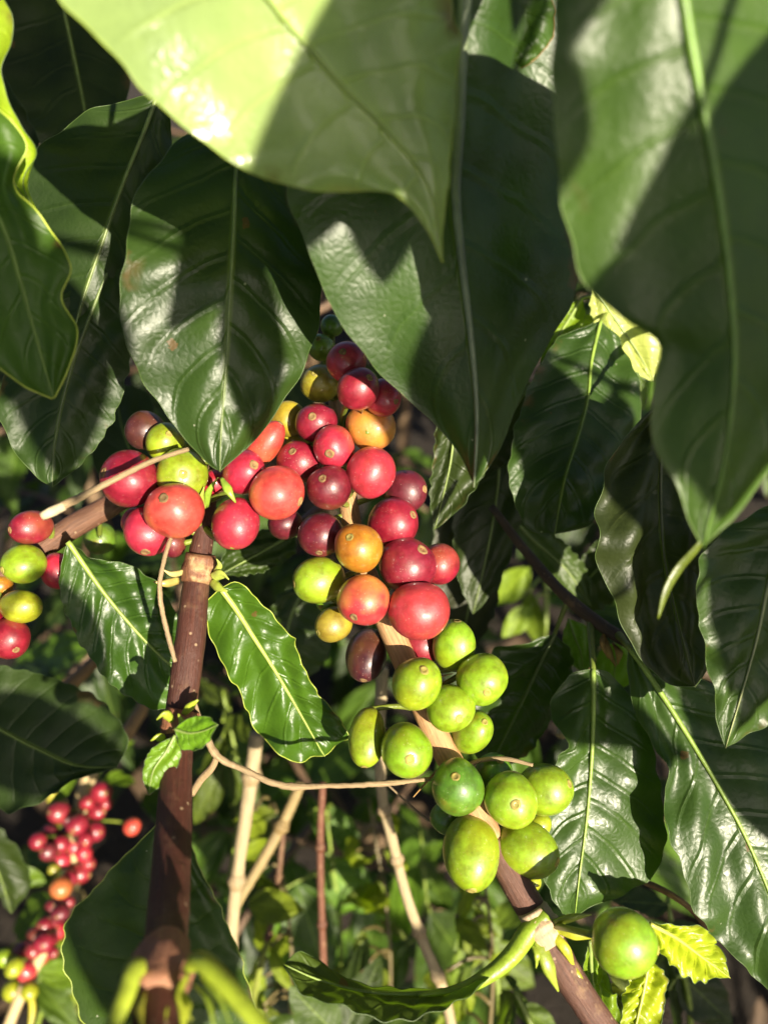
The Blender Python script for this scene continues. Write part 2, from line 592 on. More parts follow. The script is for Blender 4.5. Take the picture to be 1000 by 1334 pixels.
def berry(parent, c, rx, elong, axis, kind, seed, toward=None, hi=True, scar=True):
    """fruit: body with a navel dimple at the end of `axis`, calyx scar, and a stalk running to `toward`"""
    mat, colr, turn = SKIN[kind]
    g = np.random.default_rng(seed)
    nt_, nphi = (26, 34) if hi else (12, 16)
    th = np.linspace(0, np.pi, nt_ + 1)          # 0 = navel
    ph = np.linspace(0, 2 * np.pi, nphi, endpoint=False)
    T, F = np.meshgrid(th, ph, indexing='ij')
    k1, k2, k3 = g.uniform(0, 6.28, 3)
    rad = 1 + 0.034 * np.sin(2 * F + k1) * np.sin(T) + 0.018 * np.sin(3 * F + k2) * np.sin(T) ** 2 + 0.022 * np.cos(2 * T + k3) + 0.012 * np.sin(4 * F + k3 + 2 * T) * np.sin(T) ** 2
    rad -= 0.035 * np.exp(-(T / 0.17) ** 2) + 0.03 * np.exp(-((np.pi - T) / 0.3) ** 2)
    # the faint seam between the two beans
    rad -= 0.010 * np.exp(-(np.sin(F - k1) / 0.16) ** 2) * np.sin(T) ** 0.5
    B = basis(axis)
    X = np.stack((np.sin(T) * np.cos(F) * rad * rx, np.sin(T) * np.sin(F) * rad * rx, np.cos(T) * rad * rx * elong), 2)
    V = X.reshape(-1, 3) @ B.T
    uv = np.stack((F.ravel() / 6.2832, 1 - T.ravel() / np.pi), 1)
    f = []
    for i in range(nt_):
        for j in range(nphi):
            q = (j + 1) % nphi
            f.append((i * nphi + j, (i + 1) * nphi + j, (i + 1) * nphi + q, i * nphi + q))
    c = np.asarray(c, float)
    jit = g.normal(1, 0.07, 3)
    col4 = (*(np.array(colr) * jit), min(1, max(0, turn + g.normal(0, 0.06))))
    o = link('berry', mesh('berry', V, f, uv), parent, tuple(c - origin(parent)), mat, col4)
    o['label'] = LAB[kind]
    ax = B[:, 2]
    if scar:
        s = rx * g.uniform(0.11, 0.15)
        top = ax * rx * elong * (rad[0, 0] + 0.006)
        n = 12
        rows = [(1.55, -0.35), (1.35, 0.25), (1.0, 0.45), (0.7, 0.2), (0.45, -0.05), (0.0, 0.1)]
        vv, ff = [], []
        for (rr, zz) in rows:
            for j in range(n):
                a = 6.2832 * j / n
                w = 1 + g.normal(0, 0.09)
                vv.append(top + (B[:, 0] * math.cos(a) + B[:, 1] * math.sin(a)) * s * rr * w + ax * s * zz * 0.7)
        for i in range(len(rows) - 1):
            for j in range(n):
                q = (j + 1) % n
                ff.append((i * n + j, i * n + q, (i + 1) * n + q, (i + 1) * n + j))
        sc_c = {'M': (0.20, 0.12, 0.05)}.get('M')
        if kind in ('green', 'lime', 'yellow', 'deep', 'olive', 'amber'):
            sc_c = (0.27, 0.22, 0.05)
        link('calyx_scar', mesh('calyx_scar', vv, ff), o, (0, 0, 0), M_CORK, sc_c)
    if toward is not None:
        a0 = c - ax * rx * elong * 0.93
        a2 = np.asarray(toward, float)
        a1 = (a0 + a2) / 2 - ax * 0.0012
        tube('stalk', [a0, a1, a2], [0.0011, 0.0010, 0.0013], o, M_GREEN, (0.16, 0.2, 0.03), sides=7, n=9)
    return o


def cluster(parent, rows, stem_pts, dref, layer_step=0.007, hi=True):
    """rows: px, py, half-width px, elong, kind, navel offset (image, in radii) or None, layer (0 = in front)"""
    S = spl(stem_pts, 80)
    cs, rs = [], []
    for r in rows:
        d = dref + r[6] * layer_step
        cs.append([r[0], r[1], d])
        rs.append(r[2])
    cs = np.array(cs)
    rs = np.array(rs, float)
    el = np.array([max(1.0, r[3]) for r in rows])
    # push berries that would run into each other apart in depth, the farther one back
    for it in range(60):
        moved = False
        pts = np.array([P(*q) for q in cs])
        R = rs / 1000 * cs[:, 2] * (0.5 + 0.5 * el)
        for i in range(len(cs)):
            for j in range(i + 1, len(cs)):
                dd = np.linalg.norm(pts[i] - pts[j])
                need = (R[i] + R[j]) * 0.90
                if dd < need:
                    k, f = (j, i) if cs[j, 2] >= cs[i, 2] else (i, j)
                    cs[k, 2] += 0.0009
                    cs[f, 2] -= 0.0004
                    moved = True
        if not moved:
            break
    for i, r in enumerate(rows):
        c = P(*cs[i])
        rx = rs[i] / 1000 * cs[i, 2] * 1.05
        near = S[np.argmin(np.linalg.norm(S - c, axis=1))]
        if r[5] is None:
            ax = c - near
            ax = ax / np.linalg.norm(ax) + np.array((0.02, 0.2, 0.05))
        else:
            nx, ny = r[5][0], -r[5][1]
            zz = math.sqrt(max(0.0, 1 - nx * nx - ny * ny))
            if len(r[5]) > 2:
                zz = -zz
            ray = (c - CAM) / np.linalg.norm(c - CAM)
            x = np.cross(ray, UP)
            x /= np.linalg.norm(x)
            y = np.cross(x, ray)
            ax = x * nx + y * ny - ray * zz
        berry(parent, c, rx, r[3], ax, r[4], 1000 + i * 7 + int(r[0]), near, hi)
    return S


def proto_leaf(name, length, width, droop, fold, seed, nu=22, nv=13, tip=1.25):
    """stand-alone leaf mesh lying along +Y from its base, upper side +Z"""
    t = np.linspace(0, 1, nu)
    y = length * t
    z = -droop * length * t ** 2
    w = width / 2 * np.clip(np.sin(np.pi * t ** 0.88), 0, 1) ** 0.85 * (1 - 0.18 * t ** 3)
    w[-3:] *= [0.9, 0.8, 0]
    mid = np.stack((0 * t, y, z), 1)
    le = mid + np.stack((-w, 0.02 * y, w * fold), 1)
    ri = mid + np.stack((w, 0.02 * y, w * fold), 1)
    gp, uv, uv2, nr = leaf_grid(mid, le, ri, nv, 0.0012, 0.0022, 9, seed)
    me = mesh(name, gp.reshape(-1, 3), grid_faces(nu, nv), uv.reshape(-1, 2), uv2.reshape(-1, 2))
    me.materials.append(M_LEAF)
    return me


PROTO = [proto_leaf('leaf', 0.14, 0.056, 0.18, 0.25, 11), proto_leaf('leaf', 0.14, 0.050, 0.35, 0.35, 12),
         proto_leaf('leaf', 0.14, 0.062, 0.08, 0.15, 13), proto_leaf('leaf', 0.14, 0.045, 0.5, 0.45, 14)]


def put_leaf(parent, base, tip, normal, color, kind=0, wscale=1.0, name='leaf'):
    """copy of a leaf mesh from world point base to world point tip, upper side turned to `normal`"""
    base, tip = np.asarray(base, float), np.asarray(tip, float)
    y = tip - base
    ln = np.linalg.norm(y)
    y = y / ln
    z = np.asarray(normal, float)
    z = z - y * np.dot(z, y)
    z /= np.linalg.norm(z) + 1e-9
    x = np.cross(y, z)
    s = ln / 0.14
    o = link(name, PROTO[kind % len(PROTO)], parent)
    Mx = Matrix(((x[0] * s * wscale, y[0] * s, z[0] * s, 0), (x[1] * s * wscale, y[1] * s, z[1] * s, 0), (x[2] * s * wscale, y[2] * s, z[2] * s, 0), (0, 0, 0, 1)))
    Mx.translation = Vector(base - origin(parent))
    o.matrix_local = Mx
    o.color = color
    return o


def shade(c, k):
    return (c[0] * k, c[1] * k, c[2] * k, c[3])


TOCAM = -FW * 0.7 + UP * 0.5 + RT * 0.1

# ------------------------------------------------------------------ ground
m, nt, bs, out = new_mat('soil')
h = N(nt)
tc = h.node('ShaderNodeTexCoord')
n1 = h.noise(tc.outputs['Object'], 3.0, 8, 0.65)
n2 = h.noise(tc.outputs['Object'], 45, 6, 0.7)
c = h.mix(h.ramp(n1, 0.3, 0.7), rgb(0.012, 0.008, 0.005), rgb(0.030, 0.020, 0.012))
c = h.mix(h.ramp(n2, 0.5, 0.75, 0, 0.6), c, rgb(0.042, 0.028, 0.017))
h.put(bs.inputs['Base Color'], c)
bs.inputs['Roughness'].default_value = 0.95
h.put(bs.inputs['Normal'], h.bump(n2, 0.9, 0.03))
nx = 61
xs = np.sign(np.linspace(-1, 1, nx)) * np.abs(np.linspace(-1, 1, nx)) ** 3 * 150
gx, gy = np.meshgrid(xs, xs, indexing='ij')
gz = 0.03 * np.sin(gx * 2.1 + 1) * np.cos(gy * 1.7) - 0.03
gv = np.stack((gx, gy, gz), 2).reshape(-1, 3)
o = link('ground', mesh('ground', gv, grid_faces(nx, nx)), None, (0, 1.5, 0), m)
o['kind'] = 'structure'
o['label'] = 'dark brown soil under the coffee shrubs'

# dry fallen leaves, one mass
lv, lf, luv, luv2 = [], [], [], []
src = PROTO[1]
sv = np.array([v.co[:] for v in src.vertices]).reshape(22, 13, 3)[::3, ::3].reshape(-1, 3)
lff = grid_faces(8, 5)
for i in range(1500):
    a, b, g_ = rng.uniform(0, 6.28), rng.normal(0, 0.3), rng.normal(0, 0.3)
    Rm = np.array((Matrix.Rotation(a, 3, 'Z') @ Matrix.Rotation(b, 3, 'X') @ Matrix.Rotation(g_, 3, 'Y')))
    p = np.array((rng.uniform(-2.2, 2.2), rng.uniform(-0.3, 4.0), rng.uniform(0.012, 0.05)))
    vv = (sv * rng.uniform(0.35, 0.9)) @ Rm.T + p
    k = len(lv)
    lv.extend(vv)
    lf.extend([tuple(q + k for q in ff) for ff in lff])
m, nt, bs, out = new_mat('dry_litter')
h = N(nt)
tc = h.node('ShaderNodeTexCoord')
n1 = h.noise(tc.outputs['Object'], 9, 3)
h.put(bs.inputs['Base Color'], h.mix(h.ramp(n1, 0.35, 0.65), rgb(0.03, 0.016, 0.008), rgb(0.09, 0.055, 0.028)))
bs.inputs['Roughness'].default_value = 0.8
o = link('leaf_litter', mesh('leaf_litter', lv, lf), None, (0, 0, 0), m)
o['kind'] = 'stuff'
o['label'] = 'dry brown fallen leaves on the soil'

# ------------------------------------------------------------------ shrubs behind: stem, side branches and hanging leaves
def shrub(x, y, hgt, nb, seed, label, tint=1.0, reach=0.55, zlow=0.25, lit=0.25):
    g = np.random.default_rng(seed)
    t = thing('coffee_shrub', (x, y, -0.02), label, 'shrub', 'coffee shrubs growing behind the berries')
    b = np.array((x, y, -0.02))
    lean = g.normal(0, 0.05, 2)
    top = b + np.array((lean[0], lean[1], hgt))
    tube('stem', [b, (b + top) / 2 + np.array((*g.normal(0, 0.02, 2), 0)), top], [0.017, 0.012, 0.004], t, M_BARK, (0.16, 0.11, 0.07, 0.5), sides=9, n=16)
    for k in range(nb):
        f = zlow + (1 - zlow) * (k + 0.5) / nb
        p0 = b + (top - b) * f
        az = k * 2.4 + g.uniform(-0.4, 0.4)
        L = reach * (1.05 - 0.55 * f) * g.uniform(0.8, 1.15)
        dirv = np.array((math.cos(az), math.sin(az), 0.35))
        p1 = p0 + dirv * L * 0.5
        p2 = p0 + np.array((math.cos(az), math.sin(az), 0.0)) * L
        bp = [p0, p1 * 0.6 + (p0 + p2) / 2 * 0.4, p2]
        tube('branch', bp, [0.005, 0.004, 0.002], t, M_BARK, (0.13, 0.08, 0.05, 0.3), sides=6, n=10)
        S = spl(bp, 30)
        nl = max(3, int(L / 0.06))
        for q in range(1, nl + 1):
            sp = S[min(29, int(29 * q / nl))]
            for s in (-1, 1):
                sd = np.array((-math.sin(az), math.cos(az), 0)) * s
                out_ = sd * 0.8 + np.array((math.cos(az), math.sin(az), 0)) * g.uniform(0.2, 0.7) + np.array((0, 0, g.uniform(-0.9, -0.2)))
                out_ /= np.linalg.norm(out_)
                ll = g.uniform(0.09, 0.16)
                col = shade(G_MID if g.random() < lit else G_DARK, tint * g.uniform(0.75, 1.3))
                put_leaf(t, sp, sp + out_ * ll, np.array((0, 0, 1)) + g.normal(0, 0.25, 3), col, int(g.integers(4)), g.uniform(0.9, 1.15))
    return t


shrub(-0.60, 1.45, 1.5, 12, 21, 'tall coffee shrub in deep shade behind the dark leaf pair', 0.9)
shrub(0.66, 1.4, 1.5, 12, 22, 'tall coffee shrub showing through the gap beside the crinkled leaf', 0.9)
shrub(0.05, 1.7, 1.6, 13, 23, 'coffee shrub standing behind the long dark leaf', 0.9)
shrub(0.03, 0.52, 0.60, 8, 26, 'low young coffee shrub with fresh green leaves below the green berries', 1.1, 0.30, 0.3, 0.8)
shrub(-0.30, 0.60, 0.62, 8, 27, 'low young coffee shrub under the bunch of small crimson berries', 1.1, 0.32, 0.3, 0.6)
shrub(0.36, 0.58, 0.62, 8, 28, 'low young coffee shrub under the corrugated leaf', 1.1, 0.32, 0.3, 0.6)
shrub(-0.08, 0.95, 0.85, 9, 29, 'knee high coffee shrub behind the pale dead stems', 0.9, 0.36, 0.25, 0.7)
shrub(0.42, 1.0, 0.95, 9, 30, 'knee high coffee shrub behind the glossy oval leaf', 1.0, 0.38, 0.25, 0.5)
shrub(-0.48, 1.0, 0.95, 9, 31, 'knee high coffee shrub behind the dim broad leaf', 1.0, 0.38, 0.25, 0.5)

# ------------------------------------------------------------------ central fruiting branch
BROWN = (0.115, 0.052, 0.036, 0.35)
TAN = (0.42, 0.24, 0.11, 0.3)
stem_px = [(436, 520, .292), (446, 590, .288), (455, 665, .282), (468, 725, .278), (500, 800, .273), (530, 868, .270), (562, 945, .267), (596, 1010, .264),
           (640, 1095, .259), (676, 1158, .254), (706, 1210, .250), (742, 1275, .245), (792, 1350, .240), (850, 1440, .236)]
SP = [P(*q) for q in stem_px]
A = thing('fruiting_branch', SP[-1], 'slanting coffee branch loaded with red berries above and green berries below', 'branch')
tube('stem', SP[:9], [.0026, .0031, .0036, .0039, .0042, .0044, .0044, .0044, .0046], A, M_BARK, TAN, sides=18, n=90, rough=0.03, seed=3)
o = tube('stem', SP[8:], [.0047, .0049, .0052, .0047, .0047, .0049], A, M_BARK, BROWN, sides=18, n=60, rough=0.025, seed=4)
o['label'] = 'purplish brown lower stem with corky edges'
rows = [
    (451, 471, 25, 1.0, 'red', (-.2, -.5), 0.2), (467, 506, 27, 1.0, 'crimson', (.5, -.5), -0.6), (498, 518, 23, 1.05, 'red', (.7, .2), 0.4),
    (417, 499, 24, 1.05, 'olive', None, 2.2), (483, 556, 30, 1.0, 'orange', (.1, -.2, 1), 0.9), (412, 551, 26, 1.02, 'crimson', (-.2, -.3), 1.6),
    (435, 582, 27, 1.05, 'red', (-.2, .3), 0.8), (483, 615, 32, 1.0, 'red', (.2, .1, 1), 0.4), (389, 602, 27, 1.0, 'crimson', (-.3, -.5), 1.4),
    (429, 636, 28, 1.05, 'dark', (-.3, -.42), 0.3), (528, 640, 26, 1.1, 'dark', (.86, -.1), 1.6), (376, 546, 22, 1.05, 'olive', None, 3.2),
    (381, 577, 20, 1.0, 'olive', None, 3.2), (511, 681, 31, 1.06, 'crimson', (.78, -.3), 1.1), (418, 696, 28, 1.0, 'dark', (-.08, .82), 1.2),
    (467, 714, 31, 1.02, 'amber', (-.35, -.42), 0.0), (530, 737, 35, 1.0, 'crimson', (.55, -.58), 0.5), (572, 735, 25, 1.08, 'crimson', (.5, .3, 1), 1.9),
    (545, 796, 38, 1.0, 'red', (-.3, .2, 1), 0.4), (416, 756, 29, 1.15, 'lime', (-.95, .12), 1.2), (428, 782, 17, 1.0, 'green', (-.6, .5), 2.4),
    (473, 782, 32, 1.02, 'blush', (-.36, .66), -0.1), (435, 813, 22, 1.14, 'olive', (-.8, .4), 1.8), (477, 853, 26, 1.32, 'maroon', (-.1, .9), 2.6),
    (547, 838, 28, 1.0, 'crimson', None, 2.4), (372, 682, 21, 1.05, 'dark', None, 2.4), (418, 452, 17, 1.0, 'green', (-.2, -.6), 3.4), (432, 424, 14, 1.0, 'deep', None, 3.8),
    (591, 841, 27, 1.25, 'lime', (.12, -.93), 0.9), (543, 890, 32, 1.08, 'lime', (.25, -.45), 0.2), (627, 884, 32, 1.04, 'yellow', (.2, .5), 0.7),
    (587, 923, 29, 1.06, 'lime', (.35, .42), 0.6), (615, 953, 25, 1.36, 'lime', (.45, -.35), 1.4), (478, 960, 23, 1.6, 'lime', (-.1, .97), 0.7),
    (529, 977, 32, 1.2, 'lime', (.12, .3), 0.2), (596, 1025, 33, 1.12, 'deep', (-.07, -.32), 0.0), (643, 1007, 24, 1.05, 'deep', (.3, -.6), 1.9),
    (665, 1042, 33, 1.05, 'lime', (.17, .16), 0.3), (709, 1029, 32, 1.1, 'lime', (.85, -.25), 0.9), (614, 1111, 36, 1.28, 'lime', (0, .93), 0.1),
    (686, 1107, 35, 1.16, 'lime', (.9, .28), 0.4), (582, 1066, 20, 1.05, 'deep', None, 1.9), (701, 1074, 16, 1.0, 'yellow', None, 2.2), (693, 1150, 11, 1.0, 'yellow', None, 2.0),
]
cluster(A, rows, [np.array(P(q[0], q[1], q[2])) for q in stem_px], 0.254, 0.0085)
# the single large green berry at the lower node
berry(A, P(813, 1228, .222), .0092, 1.02, RT * 0.95 - UP * 0.1 - FW * 0.25, 'lime', 77, P(722, 1206, .247))
# node collar, flower remains and stipules on the stem
NODE = P(706, 1208, .249)
tube('node_collar', [P(692, 1184, .250), P(704, 1207, .2485), P(716, 1230, .247)], [.0049, .0063, .0050], A, M_BARK, (.45, .34, .22, .6), sides=16, n=14, rough=0.12, seed=9)
GY = (0.33, 0.34, 0.025)
for k, (a, b, c, r) in enumerate([((700, 1222), (712, 1255), (727, 1292), .0022), ((716, 1215), (735, 1235), (748, 1262), .0016), ((722, 1203), (745, 1196), (770, 1192), .0017),
                                  ((722, 1208), (750, 1218), (776, 1222), .0019), ((694, 1228), (700, 1245), (698, 1262), .0012), ((734, 1250), (752, 1272), (762, 1300), .0013)]):
    tube('stipule', [P(*a, .245), P(*b, .242), P(*c, .243)], [r, r * 1.1, r * 0.15], A, M_GREEN, GY if k % 2 else (.22, .28, .03), sides=7, n=14, flat=0.45)
for k in range(9):
    q = rng.normal(0, 1, 3) * .0025
    px = (465 + k * 3 if k < 4 else 505 + k * 8, (560 if k < 4 else 780 + k * 28))
    b0 = P(px[0], px[1], .275)
    tube('flower_remnant', [b0, b0 + q * 1.5 - FW * .002, b0 + q * 2.6 - FW * .004], [.0005, .0004, .0002], A, M_CORK, (.3, .17, .06), sides=5, n=6)
for k, (x, y) in enumerate([(452, 530), (458, 556), (446, 566), (470, 548), (462, 600)]):
    tube('bract', [P(x, y, .282), P(x + 8, y - 6, .276), P(x + 18, y + 2, .272)], [.0013, .0012, .0003], A, M_CORK, (.36, .2, .05), sides=6, n=8, flat=0.4)
# green petiole sweeping away from the node into a leaf seen edge-on
o = leaf(A, [(640, 1268), (590, 1291), (530, 1297), (470, 1293), (415, 1278), (369, 1258)],
         [(600, 1284), (545, 1288), (480, 1284), (430, 1262), (390, 1242)], [(610, 1300), (560, 1322), (500, 1330), (440, 1308), (395, 1296)],
         [.243, .236, .230], dl=.012, dr=-.012, color=(.05, .085, .016, .5), seed=31, ribc=(.16, .24, .03), rib=.0012, veins=8, scallop=.25, wave=.0004, quilt=.0004, label='leaf seen edge-on below its green petiole')
tube('petiole', [P(712, 1190, .247), P(690, 1212, .246), P(668, 1243, .245), P(640, 1268, .243), P(600, 1289, .241), P(545, 1297, .236)], [.0028, .0033, .0028, .0022, .0014, .0004], o, M_GREEN, (.20, .29, .022), sides=12, n=40)
# young yellow leaves under the big berry
leaf(A, [(846, 1204), (880, 1222), (915, 1248), (950, 1274)], [(860, 1240), (880, 1262), (910, 1280)], [(880, 1204), (915, 1208), (938, 1238)], [.25, .255, .26], dl=.004, dr=.004,
     color=G_YOUNG, seed=32, veins=9, quilt=.0014, label='young yellow-green leaf with pleated veins', ribc=(.4, .42, .08))
leaf(A, [(845, 1250), (838, 1290), (826, 1345), (820, 1390)], [(815, 1290), (808, 1330), (808, 1370)], [(866, 1270), (866, 1310), (850, 1360)], [.255, .25, .245], color=G_YOUNG, seed=33, veins=9, quilt=.0013,
     label='young yellow-green leaf hanging below the large green berry', ribc=(.4, .42, .08))
leaf(A, [(768, 1225), (772, 1280), (790, 1360)], [(758, 1260), (765, 1320)], [(790, 1270), (808, 1330)], [.262, .265, .27], color=G_LIGHT, seed=34)

# ------------------------------------------------------------------ brown upright branch with the left berry bunch
st2 = [(272, 640, .268), (266, 690, .266), (257, 748, .262), (246, 850, .252), (233, 950, .243), (226, 1080, .218), (218, 1200, .190), (208, 1285, .168), (190, 1420, .148)]
B3 = [P(*q) for q in st2]
B = thing('fruiting_branch', B3[-1], 'reddish brown upright branch with pale ringed node and red berry bunch on top', 'branch')
tube('stem', B3, [.0028, .0040, .0050, .0049, .0048, .0052, .0052, .0050, .0048], B, M_BARK, (0.062, 0.019, 0.012, 0.10), sides=20, n=110, rough=0.02, seed=5)
tube('node_ring', [P(262, 722, .2605), P(259, 742, .2605), P(256, 760, .2595)], [.0049, .0061, .0050], B, M_BARK, (.17, .07, .035, .9), sides=24, n=10, rough=.09, seed=6)
tube('node_ring', [P(239, 925, .244), P(235, 940, .243), P(232, 958, .242)], [.0053, .0062, .0054], B, M_BARK, (.24, .1, .05, .5), sides=18, n=14, rough=.07, seed=7)
tube('node_ring', [P(214, 1235, .179), P(209, 1272, .170), P(205, 1305, .163)], [.0056, .0072, .0056], B, M_BARK, (.32, .15, .09, .6), sides=18, n=14, rough=.08, seed=8)
rows = [
    (190, 561, 24, 1.05, 'maroon', None, 2.2), (215, 575, 24, 1.0, 'yellow', (.2, -.4), 1.5), (169, 624, 36, 1.0, 'crimson', (-.88, -.22), 0.8), (237, 619, 32, 0.92, 'yellow', (.05, -.05), 0.9),
    (227, 665, 36, 1.0, 'coral', (-.35, -.42), -0.2), (193, 692, 29, 1.12, 'red', (-.12, .82), 0.7), (176, 680, 17, 1.0, 'red', None, 2.2), (224, 708, 17, 1.0, 'dark', None, 2.0),
    (318, 615, 27, 1.12, 'red', (.4, -.3), 0.8), (346, 578, 20, 1.65, 'coral', (.55, -.8), 2.0), (307, 682, 30, 1.1, 'red', (.1, -.9, 1), 0.6), (280, 628, 17, 1.0, 'red', None, 2.4),
    (361, 642, 34, 1.0, 'coral', (.86, .34), 0.3),
]
cluster(B, rows, [P(290, 560, .275), P(276, 610, .271), P(268, 660, .267), P(262, 700, .265)], 0.247, 0.0085)
tube('stem', [P(275, 645, .269), P(283, 600, .272), P(310, 560, .276), P(350, 505, .285)], [.003, .0026, .0022, .0015], B, M_BARK, BROWN, sides=10, n=24)
for k, (a, b, c, r, cl) in enumerate([((268, 660), (272, 640), (284, 622), .0011, (.2, .3, .03)), ((262, 650), (259, 636), (252, 628), .0008, (.25, .33, .03)), ((266, 662), (262, 650), (266, 634), .0010, (.3, .36, .05)),
                                      ((232, 756), (215, 760), (200, 758), .0014, (.3, .24, .07)), ((278, 752), (290, 748), (298, 755), .0018, (.36, .42, .08)), ((276, 758), (285, 766), (296, 770), .0014, (.33, .4, .06)),
                                      ((240, 745), (224, 748), (212, 742), .0010, (.35, .3, .12)), ((281, 745), (286, 736), (282, 728), .0010, (.34, .4, .08))]):
    tube('stipule', [P(*a, .258), P(*b, .254), P(*c, .252)], [r, r * 1.1, r * 0.15], B, M_GREEN, cl, sides=7, n=12, flat=.5)
tube('stipule', [P(288, 622, .243), P(298, 640, .240), P(307, 655, .241)], [.0005, .0016, .0002], B, M_GREEN, (.24, .36, .04), sides=7, n=12, flat=.3)
# the leaf pair at the ringed node
leaf(B, [(287, 766), (306, 792), (330, 830), (358, 874), (388, 925), (422, 985)],
     [(268, 788), (272, 822), (292, 868), (314, 905), (326, 938), (348, 968), (385, 992)], [(312, 760), (345, 792), (384, 836), (402, 885), (432, 926), (453, 962)],
     [.262, .266, .272, .282], dl=[.0, .003], dr=[.004, .012], color=(.035, .085, .012, .33), seed=41, quilt=.0012, wave=.0014, rimc=(.28, .34, .05), rim=.00021, ribc=(.3, .38, .08), rib=.0012,
     petiole=[P(272, 752, .260)], label='narrow glossy leaf with a bright wavy rim')
leaf(B, [(88, 706), (108, 735), (138, 776), (175, 820), (212, 858), (246, 888)],
     [(78, 742), (84, 792), (108, 842), (140, 886), (185, 918), (225, 922)], [(125, 728), (165, 735), (205, 762), (235, 810), (248, 850)],
     [.272, .278, .285, .292], dl=-.004, dr=.01, color=(.028, .07, .014, .33), seed=42, quilt=.0014, rib=.0012, ribc=(.22, .3, .06))
# tiny new leaves at the lower ring
leaf(B, [(228, 958), (216, 980), (200, 1004), (194, 1036)], [(196, 978), (186, 1010)], [(236, 980), (222, 1014)], [.232, .228, .226], color=(.10, .2, .02, .36), seed=43, nu=30, nv=15, rib=.0006)
leaf(B, [(228, 950), (246, 955), (266, 952), (284, 944)], [(246, 936), (268, 934)], [(236, 976), (264, 974)], [.232, .227, .224], color=(.09, .2, .02, .36), seed=44, nu=30, nv=15, rib=.0006)
for a, b, c in [((225, 940), (214, 930), (204, 938)), ((240, 930), (250, 918), (258, 912)), ((230, 955), (238, 945), (232, 930)), ((215, 965), (205, 960), (196, 966))]:
    tube('stipule', [P(*a, .238), P(*b, .235), P(*c, .234)], [.001, .0016, .0003], B, M_GREEN, (.26, .32, .03), sides=7, n=10, flat=.5)
# green petioles and leafy stipules at the bottom node
tube('petiole', [P(246, 1262, .166), P(262, 1252, .160), P(290, 1278, .155), P(322, 1316, .151), P(372, 1380, .147)], [.0014, .0026, .0024, .0022, .0021], B, M_GREEN, (.26, .33, .025), sides=14, n=26, flat=.75)
tube('petiole', [P(184, 1272, .165), P(176, 1258, .160), P(166, 1290, .156), P(150, 1330, .152), P(128, 1385, .148)], [.0012, .0020, .0021, .0018, .0017], B, M_GREEN, (.27, .33, .03), sides=14, n=26, flat=.75)
for k, (a, b, c) in enumerate([((236, 1290), (240, 1312), (238, 1345)), ((255, 1285), (272, 1306), (280, 1345)), ((175, 1300), (160, 1314), (142, 1345)), ((222, 1300), (214, 1326), (216, 1356)), ((262, 1275), (285, 1300), (300, 1335)),
                               ((190, 1290), (182, 1310), (186, 1340)), ((245, 1270), (232, 1300), (250, 1330)), ((200, 1312), (205, 1330), (196, 1352))]):
    tube('stipule', [P(*a, .164), P(*b, .158), P(*c, .154)], [.0008, .0017, .0002], B, M_GREEN, [(.30, .34, .03), (.22, .30, .03), (.36, .34, .04)][k % 3], sides=8, n=12, flat=.35)

# ------------------------------------------------------------------ small branch with mixed berries at the left edge
C3 = [P(205, 618, .315), P(150, 655, .305), P(95, 686, .296), P(40, 725, .290), P(-30, 775, .285), P(-120, 830, .28)]
Cb = thing('fruiting_branch', C3[-1], 'short brown branch carrying a few red and yellow-green berries beside the broken twig', 'branch')
tube('stem', C3, [.004, .0046, .0046, .004, .0038, .0036], Cb, M_BARK, (.13, .06, .035, .2), sides=14, n=50, rough=.03, seed=11)
rows = [(41, 687, 22, 1.22, 'crimson', (-.9, .1), 0.6), (31, 735, 24, 1.15, 'lime', (-.9, .25), 0.6), (76, 744, 22, 1.05, 'red', (.2, .7), 1.2), (27, 790, 21, 1.22, 'yellow', (.9, .1), 0.7),
        (12, 831, 25, 1.05, 'crimson', (.3, .6), 0.7), (2, 763, 13, 1.0, 'amber', None, 1.4), (131, 702, 19, 1.1, 'deep', None, 6.0), (-20, 800, 24, 1.1, 'red', None, 1)]
cluster(Cb, rows, C3, 0.272, 0.009)

# ------------------------------------------------------------------ distant bunch of small crimson berries
z5 = [(495, 195, 50), (290, 295, 52), (475, 290, 42), (380, 355, 50), (465, 390, 45), (245, 400, 42), (185, 435, 40), (240, 490, 42), (360, 460, 45), (410, 495, 40), (305, 530, 42), (390, 595, 50),
      (300, 665, 50), (265, 575, 28), (335, 735, 26), (295, 790, 42), (220, 850, 38), (280, 875, 42), (215, 935, 48), (115, 985, 52), (205, 1000, 42), (260, 985, 26), (130, 1075, 48), (180, 1050, 36),
      (70, 1055, 45), (20, 1010, 40), (65, 1170, 48), (145, 1175, 40)]
z5 += [(430, 245, 38), (335, 320, 40), (420, 430, 38), (300, 450, 40), (345, 540, 38), (345, 620, 36), (430, 545, 36), (255, 760, 32), (300, 730, 34), (255, 830, 36), (170, 900, 40), (165, 970, 40), (90, 1010, 36), (100, 1110, 38), (250, 925, 36), (220, 460, 34), (325, 400, 36), (520, 250, 30)]
kinds = ['crimson'] * 12 + ['orange', 'olive'] + ['crimson'] * 10 + ['yellow', 'lime', 'yellow', 'yellow'] + ['crimson', 'dark', 'crimson'] * 6
for k in (8, 9, 10, 17, 20, 22):
    kinds[k] = 'red'
for k in (5, 7, 15):
    kinds[k] = 'dark'
D3 = [P(128, 985, .585), P(112, 1025, .575), (P(100, 1090, .57)), P(82, 1160, .565), P(58, 1235, .56), P(30, 1290, .555), P(8, 1345, .55), P(-20, 1420, .545)]
Db = thing('fruiting_branch', D3[-1], 'drooping branch with a long bunch of small crimson berries above the soil', 'branch')
tube('stem', D3, [.0055, .006, .005, .0045, .004, .004, .004, .004], Db, M_BARK, (.50, .38, .2, .2), sides=10, n=40)
